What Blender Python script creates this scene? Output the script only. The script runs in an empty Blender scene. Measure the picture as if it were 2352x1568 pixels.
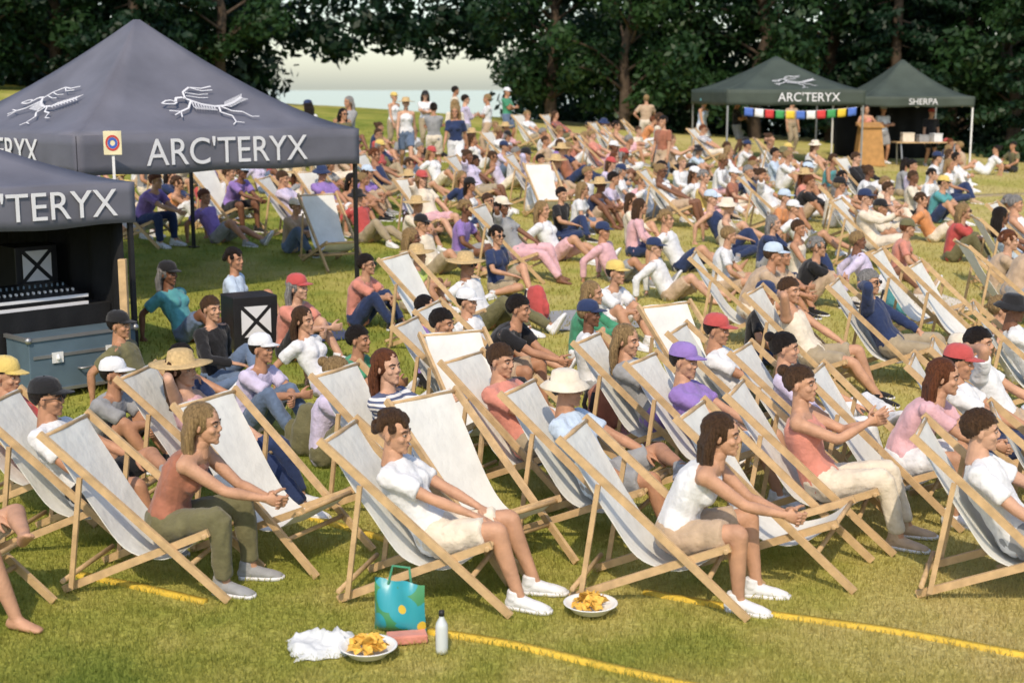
import bpy, bmesh, math, random
import numpy as np
from mathutils import Vector, Matrix, Quaternion, noise

random.seed(11)
rng = np.random.default_rng(11)
R = math.radians
V = Vector

# ------------------------------------------------------------------ camera, sky, sun, exposure
scene = bpy.context.scene
COL = scene.collection
CAM_H = 3.0
F = 3267.0            # focal length in pixels of a 2352 pixel wide picture (50 mm)
PITCH = math.atan((784 - 200) / F)
cam_d = bpy.data.cameras.new('camera')
cam_d.lens = 50.0
cam_d.sensor_width = 36.0
cam_d.clip_start = 0.1
cam_d.clip_end = 8000
cam_d.dof.use_dof = True
cam_d.dof.focus_distance = 11.0
cam_d.dof.aperture_fstop = 2.2
cam = bpy.data.objects.new('camera', cam_d)
COL.objects.link(cam)
cam.location = (0, 0, CAM_H)
cam.rotation_euler = (R(90) - PITCH, 0, 0)
scene.camera = cam

SUN_EL, SUN_AZ = R(46), R(264)        # azimuth measured from +X (right) towards +Y (away from camera)
world = bpy.data.worlds.new('World')
scene.world = world
world.use_nodes = True
wn = world.node_tree
wn.nodes.clear()
wo = wn.nodes.new('ShaderNodeOutputWorld')
wb = wn.nodes.new('ShaderNodeBackground')
ws = wn.nodes.new('ShaderNodeTexSky')
ws.sky_type = 'NISHITA'
ws.sun_disc = False
ws.sun_elevation = SUN_EL
ws.sun_rotation = R(90) - SUN_AZ
ws.air_density = 1.0
ws.dust_density = 1.2
wb.inputs['Strength'].default_value = 0.15
wn.links.new(ws.outputs[0], wb.inputs[0])
wn.links.new(wb.outputs[0], wo.inputs[0])

sun_d = bpy.data.lights.new('sun', 'SUN')
sun_d.energy = 2.6
sun_d.angle = R(0.6)
sun_d.color = (1.0, 0.83, 0.63)
sun = bpy.data.objects.new('sun', sun_d)
COL.objects.link(sun)
sdir = V((math.cos(SUN_EL) * math.cos(SUN_AZ), math.cos(SUN_EL) * math.sin(SUN_AZ), math.sin(SUN_EL)))
sun.rotation_euler = sdir.to_track_quat('Z', 'Y').to_euler()
sun.location = (-20, 20, 40)

scene.view_settings.view_transform = 'Standard'
scene.view_settings.look = 'None'
scene.view_settings.gamma = 1.0
scene.view_settings.exposure = 0.42
scene.view_settings.use_curve_mapping = False

# ------------------------------------------------------------------ helpers
def sstep(a, b, x):
    t = min(1.0, max(0.0, (x - a) / (b - a)))
    return t * t * (3 - 2 * t)

def gz(x, y):
    """height of the ground"""
    r = min(max(0.0, y - 11.0), 40.0)
    z = 0.041 * r * sstep(0, 5, r)
    z -= 0.0016 * r * max(-26, min(26, x))
    z -= 17.0 * sstep(64, 125, y)
    z += 0.035 * noise.noise(V((x * 0.18, y * 0.18, 3.1))) + 0.015 * noise.noise(V((x * 0.6, y * 0.6, 7.7)))
    return z

def gnormal(x, y):
    e = 0.4
    return V((-(gz(x + e, y) - gz(x - e, y)) / (2 * e), -(gz(x, y + e) - gz(x, y - e)) / (2 * e), 1)).normalized()

FW = V((0, math.cos(PITCH), -math.sin(PITCH)))
UP = V((0, math.sin(PITCH), math.cos(PITCH)))

def spot(px, py):
    """ground point seen at a place of the picture (2352 x 1568)"""
    d = FW + V((1, 0, 0)) * ((px - 1176) / F) + UP * ((784 - py) / F)
    t, step = 4.0, 0.25
    p = V((0, 0, CAM_H))
    while t < 90:
        q = p + d * t
        if q.z <= gz(q.x, q.y):
            lo, hi = t - step, t
            for _ in range(20):
                m = (lo + hi) / 2
                q = p + d * m
                if q.z <= gz(q.x, q.y): hi = m
                else: lo = m
            return (q.x, q.y)
        t += step
    return (q.x, q.y)

def link(o, parent=None):
    COL.objects.link(o)
    if parent is not None:
        o.parent = parent
    return o

def tag(o, label=None, cat=None, group=None, kind=None):
    if label: o['label'] = label
    if cat: o['category'] = cat
    if group: o['group'] = group
    if kind: o['kind'] = kind
    return o

def empty(name, loc=(0, 0, 0), rz=0.0):
    o = bpy.data.objects.new(name, None)
    o.empty_display_size = 0.2
    o.location = loc
    o.rotation_euler = (0, 0, rz)
    COL.objects.link(o)
    return o

class MB:
    """collects shapes that end as one mesh"""
    def __init__(s):
        s.v, s.f, s.m = [], [], []
    def add(s, vs, fs, mi=0):
        b = len(s.v)
        s.v += [tuple(v) for v in vs]
        s.f += [tuple(i + b for i in f) for f in fs]
        s.m += [mi] * len(fs)
        return s
    def box(s, c, d, rot=None, mi=0):
        c = V(c); h = V(d) * 0.5
        vs = []
        for x in (-1, 1):
            for y in (-1, 1):
                for z in (-1, 1):
                    p = V((x * h.x, y * h.y, z * h.z))
                    if rot is not None: p = rot @ p
                    vs.append(c + p)
        return s.add(vs, [(0, 1, 3, 2), (4, 6, 7, 5), (0, 4, 5, 1), (2, 3, 7, 6), (0, 2, 6, 4), (1, 5, 7, 3)], mi)
    def bar(s, a, b, w, t, side=(0, 1, 0), mi=0):
        """square bar from a to b"""
        a, b = V(a), V(b)
        z = (b - a)
        L = z.length
        z.normalize()
        y = V(side); y = (y - z * y.dot(z))
        if y.length < 1e-4: y = z.orthogonal()
        y.normalize()
        x = y.cross(z)
        M = Matrix((x, y, z)).transposed()
        return s.box((a + b) / 2, (t, w, L), M, mi)
    def tube(s, pts, rads, n=10, side=(0, 1, 0), mi=0, rnd=0.75):
        """closed tube; rads are numbers or (side, depth) pairs"""
        pts = [V(p) for p in pts]
        rr = [(r, r) if not isinstance(r, tuple) else r for r in rads]
        k = len(pts)
        T = []
        for i in range(k):
            t = (pts[min(i + 1, k - 1)] - pts[max(i - 1, 0)])
            T.append(t.normalized() if t.length > 1e-6 else V((0, 0, 1)))
        rings, ps, rs, ts = [], list(pts), list(rr), list(T)
        if rnd:
            a = min(rr[0]) * rnd; b = min(rr[-1]) * rnd
            ps = [pts[0] - T[0] * a * .75] + ps + [pts[-1] + T[-1] * b * .75]
            rs = [(rr[0][0] * .62, rr[0][1] * .62)] + rs + [(rr[-1][0] * .62, rr[-1][1] * .62)]
            ts = [T[0]] + ts + [T[-1]]
        vs, fs = [], []
        prev = None
        for p, r, t in zip(ps, rs, ts):
            y = V(side) if prev is None else prev
            y = y - t * y.dot(t)
            if y.length < 1e-3: y = t.orthogonal()
            y.normalize(); prev = y
            x = y.cross(t)
            for j in range(n):
                a = 2 * math.pi * j / n
                vs.append(p + y * (math.cos(a) * r[0]) + x * (math.sin(a) * r[1]))
        K = len(ps)
        for i in range(K - 1):
            for j in range(n):
                j2 = (j + 1) % n
                fs.append((i * n + j, i * n + j2, (i + 1) * n + j2, (i + 1) * n + j))
        e0 = len(vs)
        ra = min(rr[0]) * rnd * 1.0; rb = min(rr[-1]) * rnd * 1.0
        vs.append(pts[0] - T[0] * ra); vs.append(pts[-1] + T[-1] * rb)
        for j in range(n):
            j2 = (j + 1) % n
            fs.append((e0, j2, j))
            fs.append((e0 + 1, (K - 1) * n + j, (K - 1) * n + j2))
        return s.add(vs, fs, mi)
    def ell(s, c, r, n=12, m=8, mi=0, M=None):
        vs, fs = [], []
        c = V(c)
        for i in range(m + 1):
            th = math.pi * i / m
            for j in range(n):
                ph = 2 * math.pi * j / n
                p = V((r[0] * math.sin(th) * math.cos(ph), r[1] * math.sin(th) * math.sin(ph), r[2] * math.cos(th)))
                if M is not None: p = M @ p
                vs.append(c + p)
        for i in range(m):
            for j in range(n):
                j2 = (j + 1) % n
                if i == 0: fs.append((j, n + j, n + j2))
                elif i == m - 1: fs.append((i * n + j, (i + 1) * n + j, i * n + j2))
                else: fs.append((i * n + j, (i + 1) * n + j, (i + 1) * n + j2, i * n + j2))
        return s.add(vs, fs, mi)
    def grid(s, fn, nu, nv, mi=0):
        vs = [fn(i / nu, j / nv) for i in range(nu + 1) for j in range(nv + 1)]
        fs = [(i * (nv + 1) + j, (i + 1) * (nv + 1) + j, (i + 1) * (nv + 1) + j + 1, i * (nv + 1) + j + 1)
              for i in range(nu) for j in range(nv)]
        return s.add(vs, fs, mi)
    def mesh(s, name, mats=(), smooth=False):
        me = bpy.data.meshes.new(name)
        me.from_pydata([tuple(v) for v in s.v], [], s.f)
        for m in mats: me.materials.append(m)
        if len(set(s.m)) > 1:
            me.polygons.foreach_set('material_index', s.m)
        if smooth:
            me.polygons.foreach_set('use_smooth', [True] * len(me.polygons))
        me.update()
        return me
    def build(s, name, mats, parent=None, smooth=False):
        if not isinstance(mats, (list, tuple)): mats = [mats]
        return link(bpy.data.objects.new(name, s.mesh(name, mats, smooth)), parent)

def bevel(o, w=0.006, seg=2):
    m = o.modifiers.new('bevel', 'BEVEL')
    m.width = w; m.segments = seg; m.limit_method = 'ANGLE'
    return o

def solid(o, t):
    m = o.modifiers.new('solid', 'SOLIDIFY')
    m.thickness = t
    return o

def npmesh(name, verts, faces_flat, per, mats, smooth=False):
    """quick mesh: faces all with `per` corners"""
    me = bpy.data.meshes.new(name)
    nf = len(faces_flat) // per
    me.vertices.add(len(verts)); me.loops.add(len(faces_flat)); me.polygons.add(nf)
    me.vertices.foreach_set('co', np.asarray(verts, dtype=np.float32).ravel())
    me.loops.foreach_set('vertex_index', np.asarray(faces_flat, dtype=np.int32))
    me.polygons.foreach_set('loop_start', np.arange(0, nf * per, per, dtype=np.int32))
    me.polygons.foreach_set('loop_total', np.full(nf, per, dtype=np.int32))
    for m in mats: me.materials.append(m)
    if smooth: me.polygons.foreach_set('use_smooth', [True] * nf)
    me.update(calc_edges=True)
    return me

# ------------------------------------------------------------------ materials
MATS = {}
def nodes_of(name):
    m = bpy.data.materials.new(name)
    m.use_nodes = True
    nt = m.node_tree
    bs = nt.nodes['Principled BSDF']
    return m, nt, bs

def mat(name, col, rough=0.8, var=0.12, scale=6.0, bump=0.0, bscale=60.0, metal=0.0, spec=0.3, trans=0.0, space='Object', sheen=0.0):
    if name in MATS: return MATS[name]
    m, nt, bs = nodes_of(name)
    tc = nt.nodes.new('ShaderNodeTexCoord')
    nz = nt.nodes.new('ShaderNodeTexNoise')
    nz.inputs['Scale'].default_value = scale
    nz.inputs['Detail'].default_value = 5
    nt.links.new(tc.outputs[space], nz.inputs['Vector'])
    rp = nt.nodes.new('ShaderNodeValToRGB')
    rp.color_ramp.elements[0].position = 0.3
    rp.color_ramp.elements[1].position = 0.7
    rp.color_ramp.elements[0].color = tuple(c * (1 - var) for c in col) + (1,)
    rp.color_ramp.elements[1].color = tuple(min(1, c * (1 + var)) for c in col) + (1,)
    nt.links.new(nz.outputs['Fac'], rp.inputs[0])
    nt.links.new(rp.outputs[0], bs.inputs['Base Color'])
    bs.inputs['Roughness'].default_value = rough
    bs.inputs['Metallic'].default_value = metal
    bs.inputs['Specular IOR Level'].default_value = spec
    if sheen: bs.inputs['Sheen Weight'].default_value = sheen
    if bump:
        n2 = nt.nodes.new('ShaderNodeTexNoise')
        n2.inputs['Scale'].default_value = bscale
        n2.inputs['Detail'].default_value = 4
        nt.links.new(tc.outputs[space], n2.inputs['Vector'])
        bp = nt.nodes.new('ShaderNodeBump')
        bp.inputs['Strength'].default_value = bump
        bp.inputs['Distance'].default_value = 0.02
        nt.links.new(n2.outputs['Fac'], bp.inputs['Height'])
        nt.links.new(bp.outputs[0], bs.inputs['Normal'])
    if trans:
        tr = nt.nodes.new('ShaderNodeBsdfTranslucent')
        nt.links.new(rp.outputs[0], tr.inputs[0])
        mx = nt.nodes.new('ShaderNodeMixShader')
        mx.inputs[0].default_value = trans
        out = nt.nodes['Material Output']
        nt.links.new(bs.outputs[0], mx.inputs[1])
        nt.links.new(tr.outputs[0], mx.inputs[2])
        nt.links.new(mx.outputs[0], out.inputs[0])
    MATS[name] = m
    return m

def stripe_mat(name, a, b, freq, axis='Z'):
    if name in MATS: return MATS[name]
    m, nt, bs = nodes_of(name)
    tc = nt.nodes.new('ShaderNodeTexCoord')
    wv = nt.nodes.new('ShaderNodeTexWave')
    wv.bands_direction = axis
    wv.inputs['Scale'].default_value = freq
    wv.inputs['Distortion'].default_value = 0.6
    rp = nt.nodes.new('ShaderNodeValToRGB')
    rp.color_ramp.elements[0].position = 0.45
    rp.color_ramp.elements[1].position = 0.55
    rp.color_ramp.elements[0].color = a + (1,)
    rp.color_ramp.elements[1].color = b + (1,)
    nt.links.new(tc.outputs['Object'], wv.inputs['Vector'])
    nt.links.new(wv.outputs['Fac'], rp.inputs[0])
    nt.links.new(rp.outputs[0], bs.inputs['Base Color'])
    bs.inputs['Roughness'].default_value = 0.9
    bs.inputs['Specular IOR Level'].default_value = 0.15
    MATS[name] = m
    return m

def grass_color(nt, vec):
    """patchy lawn: fresh green, trodden olive and dry straw"""
    def nz(sc, det, off):
        mp = nt.nodes.new('ShaderNodeMapping')
        mp.inputs['Location'].default_value = off
        nt.links.new(vec, mp.inputs['Vector'])
        n = nt.nodes.new('ShaderNodeTexNoise')
        n.inputs['Scale'].default_value = sc
        n.inputs['Detail'].default_value = det
        n.inputs['Roughness'].default_value = 0.6
        nt.links.new(mp.outputs[0], n.inputs['Vector'])
        return n.outputs['Fac']
    def ramp(src, stops):
        r = nt.nodes.new('ShaderNodeValToRGB')
        while len(r.color_ramp.elements) < len(stops): r.color_ramp.elements.new(0.5)
        for e, (p, c) in zip(r.color_ramp.elements, stops):
            e.position = p; e.color = c + (1,)
        nt.links.new(src, r.inputs[0])
        return r.outputs[0]
    big = nz(0.28, 4, (1.3, 4.2, 0))
    mid = nz(1.5, 6, (7, 1, 0))
    fine = nz(26, 4, (0, 0, 0))
    # trodden ground to the right of the lawn's front is drier
    sp = nt.nodes.new('ShaderNodeSeparateXYZ')
    nt.links.new(vec, sp.inputs[0])
    mr = nt.nodes.new('ShaderNodeMapRange')
    mr.inputs['From Min'].default_value = -2.2
    mr.inputs['From Max'].default_value = 2.6
    mr.inputs['To Min'].default_value = -0.10
    mr.inputs['To Max'].default_value = 0.16
    nt.links.new(sp.outputs[0], mr.inputs['Value'])
    ad = nt.nodes.new('ShaderNodeMath'); ad.operation = 'ADD'
    nt.links.new(big, ad.inputs[0]); nt.links.new(mr.outputs[0], ad.inputs[1])
    ad2 = nt.nodes.new('ShaderNodeMath'); ad2.operation = 'MULTIPLY_ADD'
    nt.links.new(mid, ad2.inputs[0]); ad2.inputs[1].default_value = 0.6
    ad3 = nt.nodes.new('ShaderNodeMath'); ad3.operation = 'SUBTRACT'
    nt.links.new(ad.outputs[0], ad3.inputs[0]); ad3.inputs[1].default_value = 0.3
    nt.links.new(ad3.outputs[0], ad2.inputs[2])
    c = ramp(ad2.outputs[0], [(0.28, (0.20, 0.25, 0.045)), (0.44, (0.33, 0.335, 0.07)),
                              (0.56, (0.45, 0.41, 0.12)), (0.78, (0.53, 0.45, 0.18))])
    f = ramp(fine, [(0.25, (0.78, 0.78, 0.78)), (0.75, (1.18, 1.18, 1.18))])
    mx = nt.nodes.new('ShaderNodeMix')
    mx.data_type = 'RGBA'; mx.blend_type = 'MULTIPLY'
    mx.inputs['Factor'].default_value = 1.0
    nt.links.new(c, mx.inputs[6]); nt.links.new(f, mx.inputs[7])
    return mx.outputs[2], fine

def make_ground_mat():
    m, nt, bs = nodes_of('lawn')
    g = nt.nodes.new('ShaderNodeNewGeometry')
    c, fine = grass_color(nt, g.outputs['Position'])
    nt.links.new(c, bs.inputs['Base Color'])
    bs.inputs['Roughness'].default_value = 1.0
    bs.inputs['Specular IOR Level'].default_value = 0.1
    bp = nt.nodes.new('ShaderNodeBump')
    bp.inputs['Strength'].default_value = 0.7
    bp.inputs['Distance'].default_value = 0.05
    nt.links.new(fine, bp.inputs['Height'])
    nt.links.new(bp.outputs[0], bs.inputs['Normal'])
    return m

def make_blade_mat():
    m, nt, bs = nodes_of('grass_blades')
    g = nt.nodes.new('ShaderNodeNewGeometry')
    c, _ = grass_color(nt, g.outputs['Position'])
    nt.links.new(c, bs.inputs['Base Color'])
    bs.inputs['Roughness'].default_value = 0.75
    bs.inputs['Specular IOR Level'].default_value = 0.2
    tr = nt.nodes.new('ShaderNodeBsdfTranslucent')
    nt.links.new(c, tr.inputs[0])
    mx = nt.nodes.new('ShaderNodeMixShader')
    mx.inputs[0].default_value = 0.5
    nt.links.new(bs.outputs[0], mx.inputs[1]); nt.links.new(tr.outputs[0], mx.inputs[2])
    nt.links.new(mx.outputs[0], nt.nodes['Material Output'].inputs[0])
    return m

M_LAWN = make_ground_mat()
M_BLADE = make_blade_mat()
M_WOOD = mat('beech_wood', (0.52, 0.36, 0.19), 0.55, 0.18, 14, 0.15, 90)
M_CANVAS = mat('white_canvas', (0.82, 0.83, 0.79), 0.9, 0.07, 5, 0.45, 14, trans=0.22, spec=0.1)
M_TENT = mat('charcoal_canopy_cloth', (0.15, 0.155, 0.19), 0.6, 0.16, 1.6, 0.55, 3.2, trans=0.12)
M_TENTG = mat('green_grey_canopy_cloth', (0.065, 0.085, 0.07), 0.65, 0.16, 1.6, 0.5, 3.2, trans=0.12)
M_PRINT = mat('white_print', (0.70, 0.71, 0.74), 0.6, 0.03)
M_ALU = mat('grey_metal', (0.35, 0.36, 0.37), 0.4, 0.08, 8, metal=0.7)
M_WHITEMETAL = mat('white_metal', (0.72, 0.73, 0.72), 0.45, 0.05, 8)
M_BLACK = mat('black_cloth', (0.012, 0.013, 0.015), 0.95, 0.2, 3, 0.2, 30)
M_BLACKPL = mat('black_plastic', (0.018, 0.018, 0.02), 0.45, 0.15, 8)
M_CASE = mat('blue_grey_laminate', (0.10, 0.15, 0.19), 0.35, 0.12, 4, 0.05, 60)
M_BARK = mat('bark', (0.075, 0.055, 0.04), 0.95, 0.3, 5, 0.6, 18)
M_YELLOW = mat('yellow_tape', (0.62, 0.43, 0.05), 0.6, 0.15, 3, 0.1, 40, space='Object')

def leaf_mat(name, a, b, tr=0.35):
    m, nt, bs = nodes_of(name)
    g = nt.nodes.new('ShaderNodeNewGeometry')
    n = nt.nodes.new('ShaderNodeTexNoise')
    n.inputs['Scale'].default_value = 0.55
    n.inputs['Detail'].default_value = 6
    nt.links.new(g.outputs['Position'], n.inputs['Vector'])
    oi = nt.nodes.new('ShaderNodeObjectInfo')
    ad = nt.nodes.new('ShaderNodeMath'); ad.operation = 'MULTIPLY_ADD'
    nt.links.new(oi.outputs['Random'], ad.inputs[0]); ad.inputs[1].default_value = 0.3
    sb = nt.nodes.new('ShaderNodeMath'); sb.operation = 'SUBTRACT'
    nt.links.new(n.outputs['Fac'], sb.inputs[0]); sb.inputs[1].default_value = 0.15
    nt.links.new(sb.outputs[0], ad.inputs[2])
    rp = nt.nodes.new('ShaderNodeValToRGB')
    rp.color_ramp.elements[0].position = 0.3; rp.color_ramp.elements[0].color = a + (1,)
    rp.color_ramp.elements[1].position = 0.7; rp.color_ramp.elements[1].color = b + (1,)
    nt.links.new(ad.outputs[0], rp.inputs[0])
    nt.links.new(rp.outputs[0], bs.inputs['Base Color'])
    bs.inputs['Roughness'].default_value = 0.5
    bs.inputs['Specular IOR Level'].default_value = 0.35
    t = nt.nodes.new('ShaderNodeBsdfTranslucent')
    nt.links.new(rp.outputs[0], t.inputs[0])
    mx = nt.nodes.new('ShaderNodeMixShader'); mx.inputs[0].default_value = tr
    nt.links.new(bs.outputs[0], mx.inputs[1]); nt.links.new(t.outputs[0], mx.inputs[2])
    nt.links.new(mx.outputs[0], nt.nodes['Material Output'].inputs[0])
    return m
M_LEAF = leaf_mat('broadleaf_foliage', (0.010, 0.036, 0.014), (0.030, 0.076, 0.020))
M_LEAFD = leaf_mat('dark_foliage', (0.008, 0.030, 0.014), (0.022, 0.058, 0.020))

# ------------------------------------------------------------------ ground, path, lake
def make_ground():
    xs = np.concatenate([-np.geomspace(3500, 40, 16), np.linspace(-36, 36, 121), np.geomspace(40, 3500, 16)])
    ys = np.concatenate([-np.geomspace(600, 6, 8), np.linspace(-4, 70, 160), np.linspace(72, 130, 24), np.geomspace(140, 5000, 14)])
    vs = [(x, y, gz(x, y)) for y in ys for x in xs]
    nx = len(xs)
    fs = [i for j in range(len(ys) - 1) for k in range(nx - 1)
          for i in (j * nx + k, j * nx + k + 1, (j + 1) * nx + k + 1, (j + 1) * nx + k)]
    o = link(bpy.data.objects.new('lawn_ground', npmesh('lawn_ground', vs, fs, 4, [M_LAWN], True)))
    tag(o, kind='structure', label='sloping green and straw coloured lawn under the crowd')
make_ground()

def make_lake():
    m, nt, bs = nodes_of('lake_water')
    bs.inputs['Base Color'].default_value = (0.10, 0.15, 0.16, 1)
    bs.inputs['Roughness'].default_value = 0.12
    tc = nt.nodes.new('ShaderNodeNewGeometry')
    nz = nt.nodes.new('ShaderNodeTexNoise'); nz.inputs['Scale'].default_value = 0.8; nz.inputs['Detail'].default_value = 4
    nt.links.new(tc.outputs['Position'], nz.inputs['Vector'])
    bp = nt.nodes.new('ShaderNodeBump'); bp.inputs['Strength'].default_value = 0.25; bp.inputs['Distance'].default_value = 0.1
    nt.links.new(nz.outputs['Fac'], bp.inputs['Height']); nt.links.new(bp.outputs[0], bs.inputs['Normal'])
    b = MB().add([(-3200, 105, -8.2), (3200, 105, -8.2), (3200, 4800, -8.2), (-3200, 4800, -8.2)], [(0, 1, 2, 3)])
    tag(b.build('lake_water', m), kind='structure', label='pale bright water seen through the gap in the trees')
make_lake()

def ribbon(name, mt, pts, w, h, parent=None, sub=10):
    """flat strip that follows the ground through the given picture points"""
    P = [V((*spot(*p), 0)) if len(p) == 2 else V(p) for p in pts]
    Q = []
    for a, b in zip(P[:-1], P[1:]):
        for i in range(sub): Q.append(a.lerp(b, i / sub))
    Q.append(P[-1])
    for _ in range(4):
        Q = [Q[0]] + [(Q[i - 1] + Q[i] * 2 + Q[i + 1]) / 4 for i in range(1, len(Q) - 1)] + [Q[-1]]
    b = MB(); vs, fs = [], []
    for i, q in enumerate(Q):
        t = (Q[min(i + 1, len(Q) - 1)] - Q[max(i - 1, 0)]).normalized()
        s = V((t.y, -t.x, 0)) * w / 2
        for k in (-1, 1):
            p = q + s * k
            z = gz(p.x, p.y)
            vs += [(p.x, p.y, z + h), (p.x, p.y, z - .01)]
    for i in range(len(Q) - 1):
        a = i * 4; c = a + 4
        fs += [(a, c, c + 2, a + 2), (a, a + 1, c + 1, c), (a + 2, c + 2, c + 3, a + 3)]
    fs += [(0, 2, 3, 1), (len(Q) * 4 - 4, len(Q) * 4 - 3, len(Q) * 4 - 1, len(Q) * 4 - 2)]
    b.add(vs, fs)
    return b.build(name, mt, parent, True)

M_PATH = mat('trodden_path', (0.36, 0.29, 0.17), 0.95, 0.2, 2.5, 0.5, 20, space='Object')
tag(ribbon('footpath', M_PATH, [(1760, 492), (2000, 470), (2200, 452), (2420, 446)], 0.42, 0.012), kind='structure',
    label='pale trodden path across the lawn below the far tents')

# ------------------------------------------------------------------ grass
def make_grass():
    def field(n, fn, hmin, hmax, w):
        x, y = fn(n)
        z = np.array([gz(a, b) for a, b in zip(x, y)])
        a = rng.uniform(0, 2 * np.pi, n)
        h = rng.uniform(hmin, hmax, n)
        lean = rng.uniform(0.1, 0.9, n) * h
        la = rng.uniform(0, 2 * np.pi, n)
        ww = w * rng.uniform(.6, 1.3, n)
        dx, dy = np.cos(a) * ww / 2, np.sin(a) * ww / 2
        lx, ly = np.cos(la) * lean, np.sin(la) * lean
        b = np.stack([x, y, z - .004], 1)
        off = np.stack([dx, dy, 0 * dx], 1)
        mid = np.stack([lx * .3, ly * .3, h * .6], 1)
        tip = np.stack([lx, ly, h], 1)
        vs = np.stack([b - off, b + off, b + mid + off * .7, b + mid - off * .7, b + tip], 1).reshape(-1, 3)
        i = np.arange(n) * 5
        fs = np.stack([i, i + 1, i + 2, i, i + 2, i + 3, i + 3, i + 2, i + 4], 1).ravel()
        return vs, fs
    def front(n):
        y = 6.2 + 5.6 * rng.random(n) ** 1.4
        return (rng.random(n) * 2 - 1) * (0.40 * y + .25), y
    def back(n):
        y = 11.5 + 36 * rng.random(n) ** 1.2
        return (rng.random(n) * 2 - 1) * (0.40 * y + .3), y
    v1, f1 = field(130000, front, .018, .055, .0055)
    v2, f2 = field(90000, back, .03, .075, .016)
    o = link(bpy.data.objects.new('grass', npmesh('grass', np.concatenate([v1, v2]), np.concatenate([f1, f2 + len(v1)]), 3, [M_BLADE])))
    tag(o, label='short trodden grass blades over the whole lawn', cat='grass', kind='stuff')
make_grass()

# ------------------------------------------------------------------ trees
def leaves(centres, radii, n, size, squash=0.8):
    """leaf quads scattered in clumps"""
    k = len(centres)
    w = np.array([r ** 2 for r in radii]); w /= w.sum()
    idx = rng.choice(k, n, p=w)
    c = np.array(centres)[idx]; r = np.array(radii)[idx]
    d = rng.normal(size=(n, 3)); d /= np.linalg.norm(d, axis=1)[:, None]
    rad = r * rng.random(n) ** 0.45
    p = c + d * rad[:, None] * np.array([1, 1, squash])
    nrm = d + rng.normal(scale=.6, size=(n, 3)) + np.array([0, 0, .35])
    nrm /= np.linalg.norm(nrm, axis=1)[:, None]
    t = np.cross(nrm, rng.normal(size=(n, 3))); t /= np.linalg.norm(t, axis=1)[:, None]
    b = np.cross(nrm, t)
    s = size * rng.uniform(.55, 1.3, n)[:, None]
    q = np.stack([p - t * s, p + b * s * .5, p + t * s, p - b * s * .5], 1).reshape(-1, 3)
    f = np.arange(n * 4)
    return q, f

def tree_meshes(kind, seed):
    r = random.Random(seed)
    H = r.uniform(11, 14)
    tb = MB()
    cs, rs = [], []
    if kind == 'leafy':
        pts = [V((0, 0, -.2))]
        for i in range(1, 7):
            pts.append(V((r.uniform(-.15, .15) * i, r.uniform(-.15, .15) * i, H * .13 * i)))
        tb.tube(pts, [.26 - .035 * i for i in range(7)], 8)
        for i in range(46):
            z = H * (0.10 + 0.88 * (i + r.random()) / 46)
            prof = math.sin(min(1, (z / H) * 1.25 + .12) * math.pi * .62 + .35) if z < H * .75 else max(.15, (1 - z / H) * 2.6)
            rad = 3.3 * max(.25, prof) * r.uniform(.45, 1.05)
            a = r.random() * 6.28
            e = V((math.cos(a) * rad, math.sin(a) * rad, z))
            s = pts[min(6, max(1, int(z / (H * .13))))] * 1.0
            s = V((s.x, s.y, max(.4, z - rad * .45)))
            mid = s.lerp(e, .5) + V((0, 0, .25))
            tb.tube([s, mid, e], [.07, .05, .02], 5)
            cs.append(tuple(e)); rs.append(r.uniform(.65, 1.25))
            cs.append(tuple(mid)); rs.append(r.uniform(.5, .9))
        q, f = leaves(cs, rs, 15000, .15)
        me = npmesh('crown', q, f, 4, [M_LEAF])
    else:
        tb.tube([V((0, 0, -.2)), V((.05, 0, H * .5)), V((0, .04, H))], [.24, .14, .03], 8)
        n = 70
        for i in range(n):
            t = (i + r.random()) / n
            z = .3 + (H - .4) * t
            rad = (1 - t) ** .8 * 3.0 * r.uniform(.6, 1.1) + .15
            a = i * 2.4 + r.random()
            s = V((0, 0, z)); e = V((math.cos(a) * rad, math.sin(a) * rad, z - rad * .28))
            tb.tube([s, e], [.04, .012], 5)
            for u in (.35, .6, .82, 1.0):
                cs.append(tuple(s.lerp(e, u))); rs.append(.22 + .30 * (1 - t))
        q, f = leaves(cs, rs, 15000, .13, .5)
        me = npmesh('crown', q, f, 4, [M_LEAFD])
    return tb.mesh('trunk', [M_BARK], True), me

TREES = {('leafy', s): tree_meshes('leafy', s) for s in (1, 2, 3)}
TREES.update({('fir', s): tree_meshes('fir', s) for s in (4, 5)})

def plant_tree(px, d, kind, seed, sc, label, rz=None):
    x = (px - 1176) / F * d
    root = empty(kind + '_tree' if kind == 'fir' else 'leafy_tree', (x, d, gz(x, d) - .05), random.random() * 6.28 if rz is None else rz)
    root.scale = (sc, sc, sc)
    t, c = TREES[(kind, seed)]
    link(bpy.data.objects.new('trunk', t), root)
    link(bpy.data.objects.new('crown', c), root)
    tag(root, label, 'tree', 'trees along the wood behind the lawn')

ORD = ['first', 'second', 'third', 'fourth', 'fifth', 'sixth', 'seventh', 'eighth', 'ninth', 'tenth', 'eleventh']
# left of the bright gap
for i, (px, d, k, s, sc) in enumerate([(520, 60, 'leafy', 2, 1.0), (330, 57, 'fir', 4, 1.15), (150, 58, 'leafy', 3, 1.1),
                                       (-40, 55, 'leafy', 1, 1.0), (-230, 58, 'fir', 5, 1.1)]):
    kk = 'leafy' if k == 'leafy' else 'conifer'
    plant_tree(px, d, k, s, sc, f'dark green {kk} tree, {ORD[i]} to the left of the bright gap in the wood')
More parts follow.
